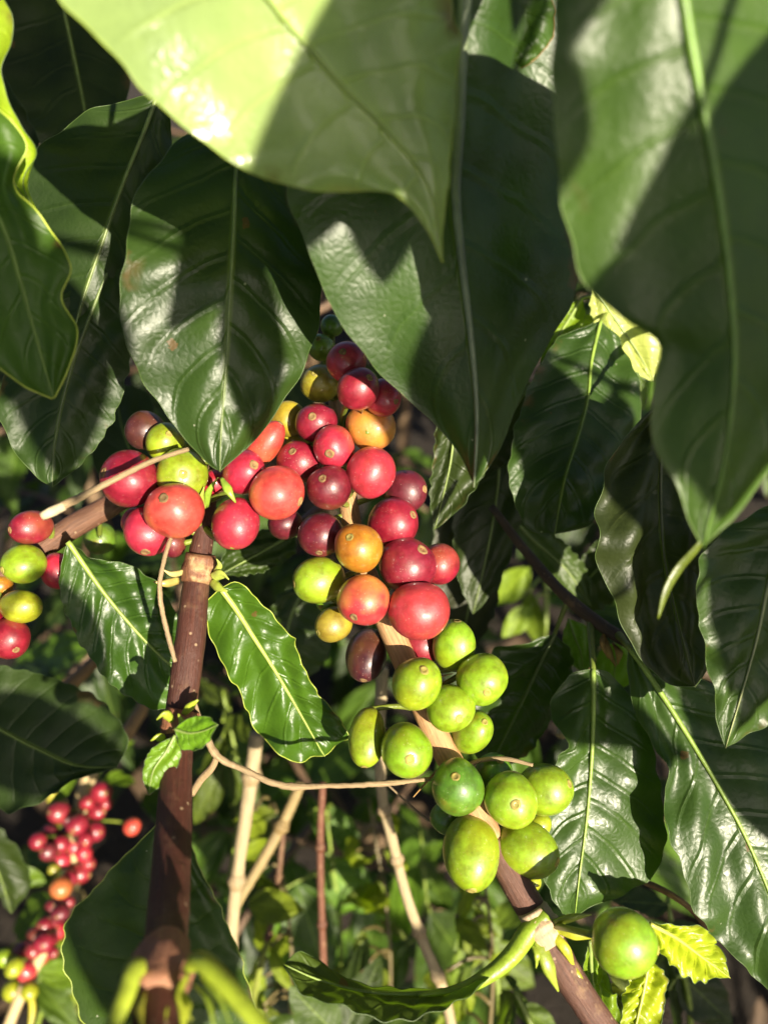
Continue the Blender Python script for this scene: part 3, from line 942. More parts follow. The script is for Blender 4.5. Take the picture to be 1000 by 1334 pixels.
cluster(Db, [(.2655 * a, 980 + .2655 * b, .2655 * r * 0.98, 1.1, kd, None if i % 3 else (rng.uniform(-.5, .5), rng.uniform(.1, .7)), (i % 3) * 0.8) for i, ((a, b, r), kd) in enumerate(zip(z5, kinds))], D3, .545, .012, hi=False)
berry(Db, P(172, 1077, .56), .0062, 1.05, -FW, 'coral', 5, P(106, 1068, .572), hi=False)
for k, (b, tp, kd) in enumerate([((100, 1005, .58), (62, 1052, .56), 0), ((120, 1000, .585), (172, 960, .60), 1), ((60, 1150, .565), (5, 1135, .56), 2), ((45, 1265, .56), (120, 1275, .585), 0), ((130, 1020, .59), (190, 1005, .62), 3)]):
    put_leaf(Db, P(*b), P(*tp), TOCAM, shade(G_LIGHT, 0.8), kd)
for a, b, c in [((105, 990), (85, 1010), (62, 1045)), ((20, 1300), (12, 1325), (4, 1350)), ((40, 1290), (42, 1320), (36, 1350))]:
    tube('stipule', [P(*a, .56), P(*b, .555), P(*c, .55)], [.002, .0025, .001], Db, M_GREEN, (.4, .36, .04), sides=7, n=10, flat=.5)


# ------------------------------------------------------------------ leafy twigs whose stems run out of view
def twig(name, base, path, label, r=.0022, color=BROWN, group='leafy twigs round the berries'):
    """a twig thing: brown stem through world points; returns the Empty at the stem's far end"""
    t = thing(name, path[-1], label, 'twig', group)
    tube('stem', [base] + list(path), [r * .8, r, r * 1.15], t, M_BARK, color, sides=10, n=28, rough=.02, seed=len(bpy.data.objects) % 97)
    return t


def up_path(b, side=0.02, rise=0.12, back=0.03):
    b = np.asarray(b)
    return [b + RT * side * .4 + UP * rise * .5 + FW * back * .3, b + RT * side + UP * rise + FW * back]


# sunlit leaf over the top
b0 = P(250, -170, .165)
T = twig('leafy_twig', b0, up_path(b0, -.02, .08, .02), 'twig with the large sunlit yellow-green leaf, half in hard shadow, above the dark leaves')
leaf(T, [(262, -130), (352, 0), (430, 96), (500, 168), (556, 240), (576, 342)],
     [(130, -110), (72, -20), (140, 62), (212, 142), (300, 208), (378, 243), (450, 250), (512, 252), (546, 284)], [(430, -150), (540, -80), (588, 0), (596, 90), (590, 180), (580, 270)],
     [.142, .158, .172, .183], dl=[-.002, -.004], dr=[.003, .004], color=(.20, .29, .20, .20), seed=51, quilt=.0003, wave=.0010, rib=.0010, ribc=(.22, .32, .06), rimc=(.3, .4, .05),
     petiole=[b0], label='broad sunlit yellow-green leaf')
# long dark leaf with the pale groove, centre
b0 = P(615, -190, .185)
T = twig('leafy_twig', b0, up_path(b0, .03, .09, .03), 'twig with the long dark leaf hanging straight down beside the top of the berries')
leaf(T, [(612, -140), (606, -40), (598, 60), (596, 160), (592, 250), (600, 340), (612, 440), (620, 540), (618, 632)],
     [(540, -100), (470, 0), (420, 90), (375, 190), (378, 262), (402, 330), (430, 395), (468, 455), (520, 510), (572, 558), (600, 595)],
     [(690, -100), (735, 0), (750, 120), (752, 260), (758, 350), (738, 410), (700, 470), (672, 530), (648, 590)],
     [.182, .190, .199, .213, .232], dl=[-.008, -.012, -.004, .014], dr=[.010, .020, .012], color=(.022, .052, .014, .36), seed=52, quilt=.0011, wave=.0009, rib=.0026, ribc=(.16, .20, .12), veins=8,
     petiole=[b0], label='long dark leaf folded along a pale midrib')
leaf(T, [(640, -60), (655, 0), (668, 50), (650, 98)], [(612, -10), (606, 50), (615, 96)], [(705, -20), (722, 40), (690, 82)], [.196, .204, .208], color=(.03, .07, .014, .4), seed=53, nu=40, nv=19,
     petiole=[b0], rimc=(.25, .14, .05), label='small leaf with a torn brown edge')
# broad blurred leaf at the right
b0 = P(872, -190, .135)
T = twig('leafy_twig', b0, up_path(b0, .03, .07, -.02), 'twig with the broad dark leaf hanging close in front of the crinkled leaf')
leaf(T, [(872, -140), (886, -20), (906, 100), (930, 230), (948, 360), (955, 480), (942, 600), (915, 712)],
     [(770, -110), (722, 0), (718, 100), (728, 220), (742, 310), (764, 370), (804, 410), (858, 448), (852, 500), (848, 550), (860, 595), (882, 635), (898, 680)],
     [(1000, -100), (1100, 0), (1150, 140), (1160, 290), (1120, 430), (1040, 560), (970, 660)],
     [.132, .140, .146, .156, .168], dl=[-.004, .004, .004], dr=[.006, .014, .008], color=(.034, .075, .016, .38), seed=54, quilt=.0006, wave=.0007, rib=.0012, ribc=(.14, .26, .04), rimc=(.12, .2, .04),
     petiole=[b0], label='broad dark leaf with a bright green midrib')
# leaf hanging in front of the left berry bunch
b0 = P(330, 80, .232)
T = twig('leafy_twig', b0, up_path(b0, -.01, .10, .05), 'twig with the shield-shaped dark leaf whose tip touches the bunch of red berries')
leaf(T, [(318, 150), (308, 215), (304, 300), (299, 390), (294, 480), (288, 560), (286, 614)],
     [(250, 165), (205, 215), (172, 270), (166, 320), (156, 380), (160, 430), (178, 480), (206, 525), (238, 568), (266, 600)],
     [(360, 190), (384, 250), (400, 310), (416, 375), (412, 430), (388, 490), (358, 540), (322, 584)],
     [.236, .234, .230, .232, .238], dl=[.004, -.008, .004], dr=[.006, .016, .008], color=(.018, .040, .013, .36), seed=55, quilt=.0018, wave=.0010, rib=.0009, ribc=(.15, .20, .07), veins=8, slant=.22,
     petiole=[b0], label='shield-shaped dark leaf with a wavy left margin')
# dark leaf pair at the left
b0 = P(225, 60, .27)
T = twig('leafy_twig', b0, up_path(b0, -.02, .12, .04), 'twig with two long dull dark leaves behind the shield-shaped leaf')
leaf(T, [(206, 122), (190, 165), (160, 240), (132, 320), (108, 390), (86, 470), (60, 540)],
     [(150, 132), (85, 165), (38, 215), (30, 290), (40, 370), (30, 450), (35, 510)], [(222, 160), (222, 230), (205, 320), (180, 400), (150, 470), (100, 530)],
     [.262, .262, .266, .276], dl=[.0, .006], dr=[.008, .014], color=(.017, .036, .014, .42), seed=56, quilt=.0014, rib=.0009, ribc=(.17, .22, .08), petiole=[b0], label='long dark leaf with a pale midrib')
leaf(T, [(150, 330), (122, 400), (96, 470), (80, 530), (70, 590), (68, 634)],
     [(90, 370), (40, 440), (0, 500), (2, 550), (22, 590), (48, 622)], [(185, 370), (172, 450), (160, 510), (140, 560), (105, 605)],
     [.274, .272, .272, .276], dl=[.0, .0], dr=[.004, .010], color=(.020, .043, .016, .44), seed=57, quilt=.0011, rib=.0008, ribc=(.12, .16, .06), label='dark leaf with a pointed drip tip')
# green leaf and bright sliver at the left edge
b0 = P(-150, 60, .20)
T = twig('leafy_twig', b0, up_path(b0, -.03, .06, .03), 'twig with the scalloped mid green leaf and a glowing yellow-green leaf edge')
leaf(T, [(-110, 110), (-60, 190), (0, 285), (28, 370), (50, 450), (70, 520)],
     [(-150, 190), (-120, 300), (-70, 400), (-10, 470), (35, 505)], [(-40, 120), (5, 150), (34, 188), (18, 236), (58, 288), (92, 345), (80, 388), (101, 430), (90, 478)],
     [.196, .199, .203, .208], dl=-.004, dr=[.004, .004], color=(.036, .085, .012, .46), seed=58, quilt=.0006, rib=.0008, ribc=(.16, .24, .05), rimc=(.34, .42, .05), rim=.00025, petiole=[b0], scallop=0.3)
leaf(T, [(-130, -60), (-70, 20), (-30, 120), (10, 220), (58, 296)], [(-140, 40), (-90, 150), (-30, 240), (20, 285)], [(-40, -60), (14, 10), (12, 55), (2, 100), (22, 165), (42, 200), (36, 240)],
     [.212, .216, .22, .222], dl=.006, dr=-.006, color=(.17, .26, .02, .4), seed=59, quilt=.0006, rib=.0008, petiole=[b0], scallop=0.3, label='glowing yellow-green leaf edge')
# dim leaf in the top left corner
b0 = P(60, -90, .35)
T = twig('leafy_twig', b0, up_path(b0, -.03, .1, .03), 'twig with the dim leaf in deep shade above the long dull leaves')
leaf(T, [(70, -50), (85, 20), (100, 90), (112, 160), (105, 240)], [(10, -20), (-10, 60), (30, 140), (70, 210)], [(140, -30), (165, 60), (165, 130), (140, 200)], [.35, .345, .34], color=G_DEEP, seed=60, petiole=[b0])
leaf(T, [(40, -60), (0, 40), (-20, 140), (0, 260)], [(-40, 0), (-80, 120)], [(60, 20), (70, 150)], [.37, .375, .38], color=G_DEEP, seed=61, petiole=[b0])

# right side: leaf with the sunlit fold
b0 = P(812, 380, .345)
T = twig('leafy_twig', b0, [P(840, 330, .36), P(900, 230, .39)], 'twig with a dark leaf crossed by a thin sunlit strip, pale sunlit leaf above it')
leaf(T, [(782, 418), (770, 470), (765, 520), (752, 570), (735, 625), (722, 696)], [(728, 440), (700, 480), (680, 530), (665, 590), (664, 640), (690, 690)],
     [(806, 440), (828, 500), (834, 545), (815, 610), (785, 660), (752, 690)], [.318, .308, .302, .300, .306], dl=[.004, -.004, .006], dr=[.006, .012], color=(.022, .05, .016, .34), seed=62, quilt=.0012, rib=.0009, ribc=(.2, .3, .05),
     petiole=[b0], label='dark leaf crossed by a thin sunlit strip')
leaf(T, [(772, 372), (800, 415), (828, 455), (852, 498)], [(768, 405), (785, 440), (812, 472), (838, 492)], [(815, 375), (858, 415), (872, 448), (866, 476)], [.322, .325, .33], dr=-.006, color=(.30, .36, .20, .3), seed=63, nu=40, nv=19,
     petiole=[b0], label='small pale leaf in full sun')
leaf(T, [(758, 388), (738, 420), (722, 446), (703, 474)], [(734, 400), (708, 444)], [(762, 410), (742, 448)], [.332, .33, .328], color=G_LIGHT, seed=64, nu=30, nv=15, petiole=[b0])
leaf(T, [(800, 405), (775, 425), (752, 432), (730, 440)], [(780, 408), (752, 412)], [(790, 440), (760, 452)], [.345, .342, .34], color=G_LIGHT, seed=65, nu=30, nv=15, petiole=[b0])
leaf(T, [(770, 425), (800, 450), (830, 495), (838, 535)], [(785, 452), (815, 505)], [(812, 445), (842, 495)], [.35, .35, .35], color=G_MID, seed=66, nu=30, nv=15)
# crinkled leaf
b0 = P(880, 470, .285)
T = twig('leafy_twig', b0, [P(930, 400, .30), P(1040, 300, .32)], 'twig with the crinkled purplish dark leaf behind the broad hanging leaf')
leaf(T, [(868, 520), (862, 570), (860, 640), (864, 720), (880, 800), (905, 895)], [(832, 548), (795, 595), (780, 660), (782, 730), (802, 790), (826, 850), (870, 890)],
     [(915, 540), (935, 600), (940, 680), (940, 760), (935, 850)], [.272, .266, .262, .266, .274], dl=[.0, -.006, .004], dr=[.006, .01], color=(.024, .036, .018, .40), seed=67, quilt=.0020, wave=.0014, veins=7, rib=.0008, ribc=(.10, .11, .05),
     petiole=[b0], label='crinkled purplish dark leaf')
# right edge leaf
b0 = P(1080, 600, .25)
T = twig('leafy_twig', b0, [P(1120, 520, .26), P(1200, 400, .28)], 'twig with the veined leaf overlapping the crinkled leaf and the big lower leaf')
leaf(T, [(1050, 640), (1020, 700), (1000, 760), (985, 830), (966, 900), (944, 974)], [(985, 668), (930, 700), (906, 738), (910, 790), (920, 850), (930, 910), (936, 950)],
     [(1090, 720), (1090, 800), (1050, 880), (1000, 940)], [.243, .241, .240, .243], dl=[.0, -.004, .002], dr=.008, color=(.026, .056, .016, .36), seed=68, quilt=.0013, rib=.0011, ribc=(.24, .27, .12),
     petiole=[b0], label='dark leaf with a broad pale midrib')
T2 = [P(640, 660, .33), P(690, 725, .322), P(740, 780, .312), P(800, 826, .303), P(850, 850, .30), P(930, 880, .31), P(1080, 940, .32)]
T = thing('leafy_twig', T2[-1], 'dark twig bearing two big glossy leaves with light green midribs beside the green berries', 'twig', 'leafy twigs round the berries')
tube('stem', T2, [.0016, .0022, .0026, .0028, .003, .003, .003], T, M_BARK, (.06, .04, .025, .3), sides=12, n=60, rough=.04, seed=14)
leaf(T, [(818, 842), (842, 876), (872, 922), (908, 980), (942, 1038), (972, 1095), (1004, 1172), (1030, 1250), (1050, 1330)],
     [(818, 880), (828, 930), (864, 1005), (868, 1080), (892, 1130), (902, 1185), (938, 1228), (985, 1275), (1020, 1310)], [(900, 880), (985, 930), (1070, 1000), (1110, 1090), (1110, 1190), (1090, 1270)],
     [.285, .272, .264, .260, .262], dl=[.004, -.006, .006], dr=[.004, .012], color=(.026, .058, .018, .34), seed=69, quilt=.0013, wave=.0012, veins=10, rib=.0013, ribc=(.20, .30, .05), petiole=[P(806, 828, .3)],
     label='big glossy leaf with corrugated veins')
leaf(T, [(772, 872), (772, 930), (769, 1000), (763, 1070), (754, 1140), (748, 1194)],
     [(745, 878), (724, 905), (724, 945), (738, 968), (718, 1000), (706, 1060), (704, 1110), (714, 1160), (732, 1188)], [(796, 878), (828, 925), (850, 985), (866, 1050), (864, 1110), (846, 1146), (808, 1164), (774, 1184)],
     [.292, .284, .278, .274, .276], dl=[.0, -.004, .002], dr=[.002, .010], color=(.028, .062, .018, .34), seed=70, quilt=.0011, wave=.0010, veins=9, rib=.0012, ribc=(.22, .32, .06), petiole=[P(768, 806, .308)],
     label='glossy oval leaf with a straight light midrib')
leaf(T, [(722, 826), (704, 862), (682, 910), (660, 955), (636, 1004)], [(680, 838), (640, 850), (610, 905), (605, 960)], [(742, 850), (738, 900), (712, 950), (676, 990)], [.318, .320, .322], dl=-.004, dr=.008, color=(.020, .044, .014, .32), seed=71, rib=.0009,
     ribc=(.14, .18, .06), petiole=[P(738, 785, .313)])
leaf(T, [(740, 806), (748, 830), (756, 850), (760, 878)], [(733, 830), (742, 862)], [(765, 818), (772, 848), (768, 870)], [.33, .332, .335], color=(.09, .18, .04, .36), seed=72, nu=30, nv=15, rib=.0006, rimc=(.34, .4, .08), label='small pale leaf with a nibbled edge')
leaf(T, [(800, 835), (802, 860), (800, 880), (806, 898)], [(780, 850), (776, 872), (788, 890)], [(820, 850), (828, 875), (818, 892)], [.332, .334, .335], color=(.10, .20, .03, .36), seed=73, nu=30, nv=15, rib=.0006)
for a, b, c in [((786, 826), (792, 848), (802, 868)), ((790, 824), (784, 838), (792, 858)), ((798, 838), (806, 850), (804, 866))]:
    tube('stipule', [P(*a, .305), P(*b, .30), P(*c, .30)], [.0008, .0022, .0004], T, M_CORK, (.30, .19, .05), sides=7, n=10, flat=.4)
# two deep shade leaves round the twig
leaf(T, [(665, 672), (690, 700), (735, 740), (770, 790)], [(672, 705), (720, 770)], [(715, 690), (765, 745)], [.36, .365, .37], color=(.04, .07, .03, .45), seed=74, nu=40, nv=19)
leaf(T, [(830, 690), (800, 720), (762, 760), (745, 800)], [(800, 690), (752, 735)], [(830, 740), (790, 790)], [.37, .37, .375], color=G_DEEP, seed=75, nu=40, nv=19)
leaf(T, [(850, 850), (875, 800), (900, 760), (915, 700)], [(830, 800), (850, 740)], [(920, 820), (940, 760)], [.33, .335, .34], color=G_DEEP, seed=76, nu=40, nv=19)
# shaded leaves behind the long dark leaf
b0 = P(640, 470, .31)
T = twig('leafy_twig', b0, [P(700, 380, .33), P(760, 250, .35)], 'twig with dark twisted leaves hanging in the shade beside the red berries')
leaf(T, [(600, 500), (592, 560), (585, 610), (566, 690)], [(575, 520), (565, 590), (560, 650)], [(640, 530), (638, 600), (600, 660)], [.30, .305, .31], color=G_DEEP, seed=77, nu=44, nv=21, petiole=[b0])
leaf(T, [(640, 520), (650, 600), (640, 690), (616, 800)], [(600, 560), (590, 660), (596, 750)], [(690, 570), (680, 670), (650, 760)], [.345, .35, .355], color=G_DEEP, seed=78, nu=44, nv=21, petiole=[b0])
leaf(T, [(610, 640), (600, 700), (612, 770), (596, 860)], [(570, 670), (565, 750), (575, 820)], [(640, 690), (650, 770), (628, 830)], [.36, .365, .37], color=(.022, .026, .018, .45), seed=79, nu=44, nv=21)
leaf(T, [(690, 500), (660, 545), (630, 580), (600, 640)], [(655, 500), (610, 560)], [(690, 560), (650, 610)], [.33, .34, .345], color=(.03, .045, .02, .4), seed=80, nu=40, nv=19, petiole=[b0])

# young yellow shoot in front of the crinkled leaf
T = thing('green_shoot', P(912, 708, .20), 'thin curved yellow-green shoot hanging over the crinkled leaf', 'shoot')
tube('stem', [P(925, 690, .196), P(905, 716, .198), P(884, 740, .2), P(868, 768, .2), P(857, 806, .201)], [.0007, .0013, .0016, .0013, .0003], T, M_GREEN, (.07, .095, .010), sides=9, n=26, flat=.3)

# lower left leaves
b0 = P(-80, 900, .36)
T = twig('leafy_twig', b0, [P(-140, 880, .37), P(-260, 850, .4)], 'twig with the dim broad leaf above the bunch of small crimson berries')
leaf(T, [(-60, 915), (0, 950), (50, 976), (100, 998), (152, 1000)], [(-30, 870), (30, 874), (92, 892), (136, 915), (166, 962)], [(-40, 1010), (0, 1056), (50, 1046), (96, 1018)], [.34, .338, .336], dl=.006, dr=-.004, color=(.016, .034, .008, .5), seed=81, rib=.0009,  # blade colour darkened to stand for the shade it hangs in
     ribc=(.14, .2, .04), petiole=[b0])
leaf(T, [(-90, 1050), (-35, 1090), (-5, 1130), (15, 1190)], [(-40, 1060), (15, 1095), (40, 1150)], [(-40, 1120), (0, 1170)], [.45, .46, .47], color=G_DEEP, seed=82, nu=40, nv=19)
b0 = P(245, 1400, .30)
T = twig('leafy_twig', b0, [P(260, 1470, .29), P(290, 1600, .28)], 'twig with the upright broad dark leaf behind the brown upright branch')
leaf(T, [(222, 1360), (215, 1300), (215, 1220), (222, 1140), (232, 1062)], [(120, 1340), (84, 1260), (86, 1205), (130, 1150), (180, 1098), (212, 1070)], [(330, 1340), (315, 1258), (290, 1190), (258, 1125)],
     [.29, .292, .296, .302], dl=[.004, .006], dr=[.004, .006], color=(.024, .052, .012, .45), seed=83, rib=.001, rimc=(.24, .3, .05), rim=.00025, petiole=[b0], label='broad upright dark leaf with a pale rim')
b0 = P(392, 680, .33)
T = twig('leafy_twig', b0, [P(420, 660, .345), P(480, 640, .36)], 'twig with a dark leaf lying in shade under the red berries')
leaf(T, [(385, 692), (360, 708), (330, 725), (288, 748)], [(350, 690), (310, 702), (290, 725)], [(384, 720), (350, 742), (315, 750)], [.325, .322, .318], color=G_DARK, seed=84, nu=40, nv=19, petiole=[b0])
leaf(T, [(400, 760), (380, 800), (370, 850), (376, 900)], [(360, 780), (345, 840)], [(430, 800), (425, 860)], [.40, .40, .41], color=G_DARK, seed=85, nu=40, nv=19)
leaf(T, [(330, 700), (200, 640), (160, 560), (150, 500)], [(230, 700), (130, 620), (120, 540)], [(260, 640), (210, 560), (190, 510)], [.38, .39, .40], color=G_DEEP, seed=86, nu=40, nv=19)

# ------------------------------------------------------------------ dry twigs and dead stems
DRY = (.30, .22, .125, .1)
T = thing('dry_twig', P(240, 588, .236), 'pale broken twig lying across the crimson berry', 'twig')
tube('stem', [P(56, 672, .226), P(100, 650, .228), P(150, 624, .230), P(200, 600, .235), P(245, 585, .242)], [.0014, .0012, .0009, .0008, .0007], T, M_BARK, DRY, sides=9, n=60, rough=.13, seed=21)
tube('broken_end', [P(54, 673, .2255), P(60, 670, .2258), P(84, 659, .227)], [.0012, .0016, .0013], T, M_CORK, (.46, .38, .27), sides=9, n=8)
T = thing('dry_twig', P(223, 700, .245), 'thin dry tendril dangling under the coral berry', 'twig')
tube('stem', [P(224, 696, .247), P(214, 728, .243), P(208, 765, .242), P(213, 805, .244), P(228, 862, .246)], [.0007, .0007, .0008, .0008, .0007], T, M_BARK, DRY, sides=8, n=60, rough=.13, seed=22)
T = thing('dry_twig', P(255, 925, .245), 'long thin dry twig running from the brown branch to the green berries', 'twig')
tube('stem', [P(250, 905, .246), P(262, 940, .245), P(282, 984, .244), P(318, 1003, .244), P(366, 1023, .245), P(430, 1024, .247), P(500, 1021, .250), P(560, 1015, .258)], [.0006, .0007, .0013, .0009, .0010, .0012, .0008, .0008, .0010, .0008, .0007], T, M_BARK, DRY, sides=8, n=110, rough=.14, seed=23)
tube('side_stem', [P(283, 985, .2445), P(276, 1000, .247), P(262, 1015, .25), P(250, 1034, .254)], [.001, .0013, .0013, .0013], T, M_BARK, (.35, .25, .14, .1), sides=8, n=16)
T = thing('dry_twig', P(690, 998, .27), 'short curved dry twig arching over the green berries', 'twig')
tube('stem', [P(600, 1000, .268), P(630, 990, .266), P(660, 989, .264), P(694, 997, .262)], [.0008, .0008, .0008, .0006], T, M_BARK, DRY, sides=8, n=30, rough=.06, seed=24)
T = thing('dry_twig', P(580, 1076, .275), 'hair-thin tendril hanging under the deep green berry', 'twig')
tube('stem', [P(500, 1018, .285), P(535, 1050, .282), P(560, 1070, .278), P(584, 1078, .276)], [.0004, .0004, .0005, .0004], T, M_BARK, DRY, sides=6, n=24)


def cane(pts, r, label, color=(.52, .43, .28, .1), nodes=(), group='dead stems below the berries', name='dead_stem'):
    w = [P(*q) for q in pts]
    r = [q * .70 for q in r]
    color = (color[0] * .62, color[1] * .58, color[2] * .52, color[3])
    t = thing(name, w[-1], label, 'stem', group)
    tube('stem', w, r, t, M_BARK, color, sides=11, n=16 * len(pts), rough=.05, seed=len(pts) * 7 + int(pts[0][0]))
    S = spl(w, 100)
    for q in nodes:
        k = int(q * 99)
        a, b = S[max(0, k - 1)], S[min(99, k + 1)]
        dv = (b - a) / (np.linalg.norm(b - a) + 1e-9)
        rr = float(lin(r, np.array([q]))[0])
        tube('node_ring', [S[k] - dv * rr * 1.3, S[k], S[k] + dv * rr * 1.3], [rr * 1.02, rr * 1.5, rr * 1.02], t, M_BARK, (color[0] * .8, color[1] * .75, color[2] * .7, .4), sides=12, n=9, rough=.08, seed=k)
    return t


cane([(498, 872, .36), (494, 960, .37), (498, 1040, .38), (512, 1100, .39), (530, 1170, .40), (552, 1230, .41), (580, 1300, .42), (600, 1420, .43)], [.0042, .0040, .0038, .0038, .0040, .0042, .0042, .0042],
     'pale dead stem bending down behind the green berries', nodes=(.3, .42, .60, .72), color=(.58, .50, .34, .1))
cane([(335, 955, .42), (322, 1050, .425), (308, 1150, .43), (302, 1230, .435), (306, 1420, .45)], [.0058, .0054, .005, .0044, .004], 'upright pale dead stem beside the wavy rimmed leaf', nodes=(.12, .40, .62), color=(.56, .48, .32, .1))
cane([(392, 1020, .46), (372, 1065, .46), (345, 1115, .455), (312, 1172, .45), (290, 1215, .45)], [.0045, .0048, .0048, .0042, .004], 'leaning tan dead stem meeting the upright pale one', nodes=(.3,), color=(.40, .32, .15, .1))
cane([(420, 1020, .44), (417, 1100, .445), (419, 1200, .45), (424, 1330, .455), (428, 1450, .46)], [.0030, .0030, .0031, .0032, .0032], 'thin upright reddish stem in front of the fresh green leaves', color=(.22, .09, .055, .2), nodes=(.2, .43, .65), name='thin_stem')
cane([(372, 1060, .50), (364, 1130, .50), (356, 1190, .50), (348, 1225, .50)], [.0025, .0025, .0025, .003], 'thin brown stem ending in a green tip', color=(.22, .12, .07, .2), nodes=(.5, .97), name='thin_stem')
cane([(348, 1225, .50), (340, 1258, .50), (332, 1290, .50), (320, 1360, .50)], [.003, .0032, .003, .003], 'lime green stalk below the thin brown stem', color=(.28, .36, .04, 0), name='green_stalk', group=None)
cane([(60, 925, .42), (100, 885, .43), (135, 850, .45)], [.005, .0055, .005], 'short tan stub of dead stem above the dim broad leaf', color=(.36, .23, .10, .1))
cane([(150, 975, .46), (172, 945, .47), (198, 900, .49)], [.0065, .006, .005], 'thick tan dead stem behind the brown upright branch', color=(.42, .28, .13, .1))
cane([(930, 1225, .30), (905, 1190, .30), (872, 1165, .30), (830, 1145, .31)], [.0016, .0016, .0018, .0018], 'short reddish brown dead stem under the corrugated leaf', color=(.30, .15, .08, .2))
cane([(730, 960, .36), (742, 915, .37), (765, 800, .40)], [.0035, .003, .003], 'pale dead stem showing behind the glossy oval leaf', color=(.55, .46, .28, .1))

# ------------------------------------------------------------------ fresh plants behind, in the sun
def sprig(label, base, top, leaves, tint=1.0, colr=G_LIGHT, r=.0022, stemc=(.16, .22, .03)):
    t = thing('coffee_sprig', P(*base), label, 'sprig', 'fresh coffee sprigs below the berries')
    b, e = P(*base), P(*top)
    midp = (b + e) / 2 + RT * .01
    tube('stem', [b, midp, e], [r, r * .85, r * .5], t, M_GREEN, stemc, sides=8, n=18)
    S = spl([b, midp, e], 40)
    for k, (x0, y0, x1, y1, dd, w, kd) in enumerate(leaves):
        g = np.random.default_rng(int(x0 * 3 + y0))
        p0 = P(x0, y0, dd)
        near = S[np.argmin(np.linalg.norm(S - p0, axis=1))]
        lf = put_leaf(t, p0, P(x1, y1, dd * g.uniform(.96, 1.06)), TOCAM + g.normal(0, .3, 3), (*(np.array(colr[:3]) * tint * g.uniform(.5, 1.35) * np.array((1.15, 1.0, .45))), .46), kd, w)
        if np.linalg.norm(near - p0) > .002:
            tube('petiole', [p0, (p0 + near) / 2 + UP * .004, near], [.0011, .0012, .0014], t, M_GREEN, stemc, sides=6, n=8)
    return t


sprig('sprig with drooping glossy leaves right behind the thin reddish stem', (430, 1420, .62), (425, 1060, .60),
      [(360, 1165, 395, 1290, .58, 1.2, 0), (385, 1150, 428, 1280, .59, 1.3, 2), (402, 1060, 440, 1090, .60, 1.0, 1), (432, 1050, 470, 1130, .61, 1.0, 0), (415, 1120, 490, 1190, .60, 1.2, 2), (430, 1100, 400, 1040, .62, 1.0, 1),
       (440, 1150, 460, 1230, .64, 1.1, 3), (420, 1230, 350, 1300, .6, 1.1, 0), (415, 1260, 480, 1330, .62, 1.2, 2)], .9, (.06, .14, .02, .36))
sprig('sprig of bright leaves between the pale bending stem and the lowest green berries', (540, 1420, .66), (548, 1090, .64),
      [(545, 1130, 500, 1240, .63, 1.1, 0), (550, 1120, 585, 1210, .64, 1.1, 1), (540, 1180, 470, 1130, .66, 1.1, 2), (560, 1190, 620, 1270, .64, 1.2, 0), (530, 1230, 480, 1310, .65, 1.2, 2), (545, 1080, 520, 1040, .66, 1, 1), (548, 1100, 600, 1120, .66, 1, 3)],
      .9, (.055, .12, .018, .36))
sprig('sprig with a yellowing leaf under the lowest green berry', (640, 1420, .50), (618, 1170, .50),
      [(600, 1185, 608, 1290, .50, .8, 1), (620, 1175, 650, 1250, .51, 1.2, 2), (640, 1210, 690, 1170, .52, 1.1, 0), (625, 1230, 700, 1290, .52, 1.2, 2), (615, 1260, 560, 1330, .5, 1.1, 0)], .9, (.08, .14, .02, .36))
sprig('sprig of dusky leaves below the edge-on leaf', (430, 1500, .42), (440, 1340, .42),
      [(440, 1350, 380, 1290, .42, 1.3, 2), (445, 1350, 500, 1250, .44, 1.2, 0), (450, 1380, 560, 1330, .43, 1.2, 2), (430, 1380, 330, 1340, .43, 1.3, 2), (445, 1360, 470, 1220, .46, 1.0, 0)], .8, (.035, .07, .02, .4))
sprig('sprig with lit leaves showing in the gap beside the long dark leaf', (700, 900, .62), (690, 640, .60),
      [(690, 660, 655, 680, .58, 1.0, 0), (690, 740, 640, 790, .58, 1.2, 2), (695, 700, 660, 690, .58, 1.3, 1), (690, 770, 700, 850, .58, .9, 0), (700, 720, 740, 770, .58, 1.2, 2), (692, 790, 655, 830, .58, 1.2, 2), (695, 690, 720, 640, .6, 1.2, 1)],
      1.0, (.13, .22, .03, .34))
sprig('sprig with dim leaves showing behind the wavy rimmed leaf', (300, 1150, .60), (290, 900, .58),
      [(290, 940, 340, 960, .56, 1.1, 0), (290, 960, 265, 1020, .56, 1.1, 2), (300, 990, 340, 1080, .58, 1.1, 0), (290, 1000, 250, 1080, .58, 1.2, 1), (300, 930, 260, 880, .58, 1.1, 2), (300, 1050, 380, 1110, .6, 1.2, 0), (295, 910, 340, 880, .6, 1.2, 0)], .8, (.06, .10, .02, .4))
sprig('sprig of shaded leaves under the corrugated leaf', (880, 1480, .42), (870, 1180, .40),
      [(870, 1180, 800, 1170, .38, 1.2, 2), (872, 1200, 960, 1260, .40, 1.1, 0), (870, 1240, 800, 1330, .40, 1.2, 2), (875, 1260, 960, 1340, .41, 1.2, 2), (870, 1290, 900, 1400, .4, 1.2, 0)], .9, (.03, .06, .018, .4))
sprig('sprig of small leaves at the foot of the purplish stem', (680, 1440, .40), (670, 1290, .40),
      [(672, 1300, 640, 1340, .40, 1.2, 2), (672, 1295, 690, 1335, .41, 1.1, 0), (670, 1290, 660, 1260, .41, 1.1, 1), (676, 1310, 730, 1350, .41, 1.2, 2)], .9, (.06, .11, .02, .4))
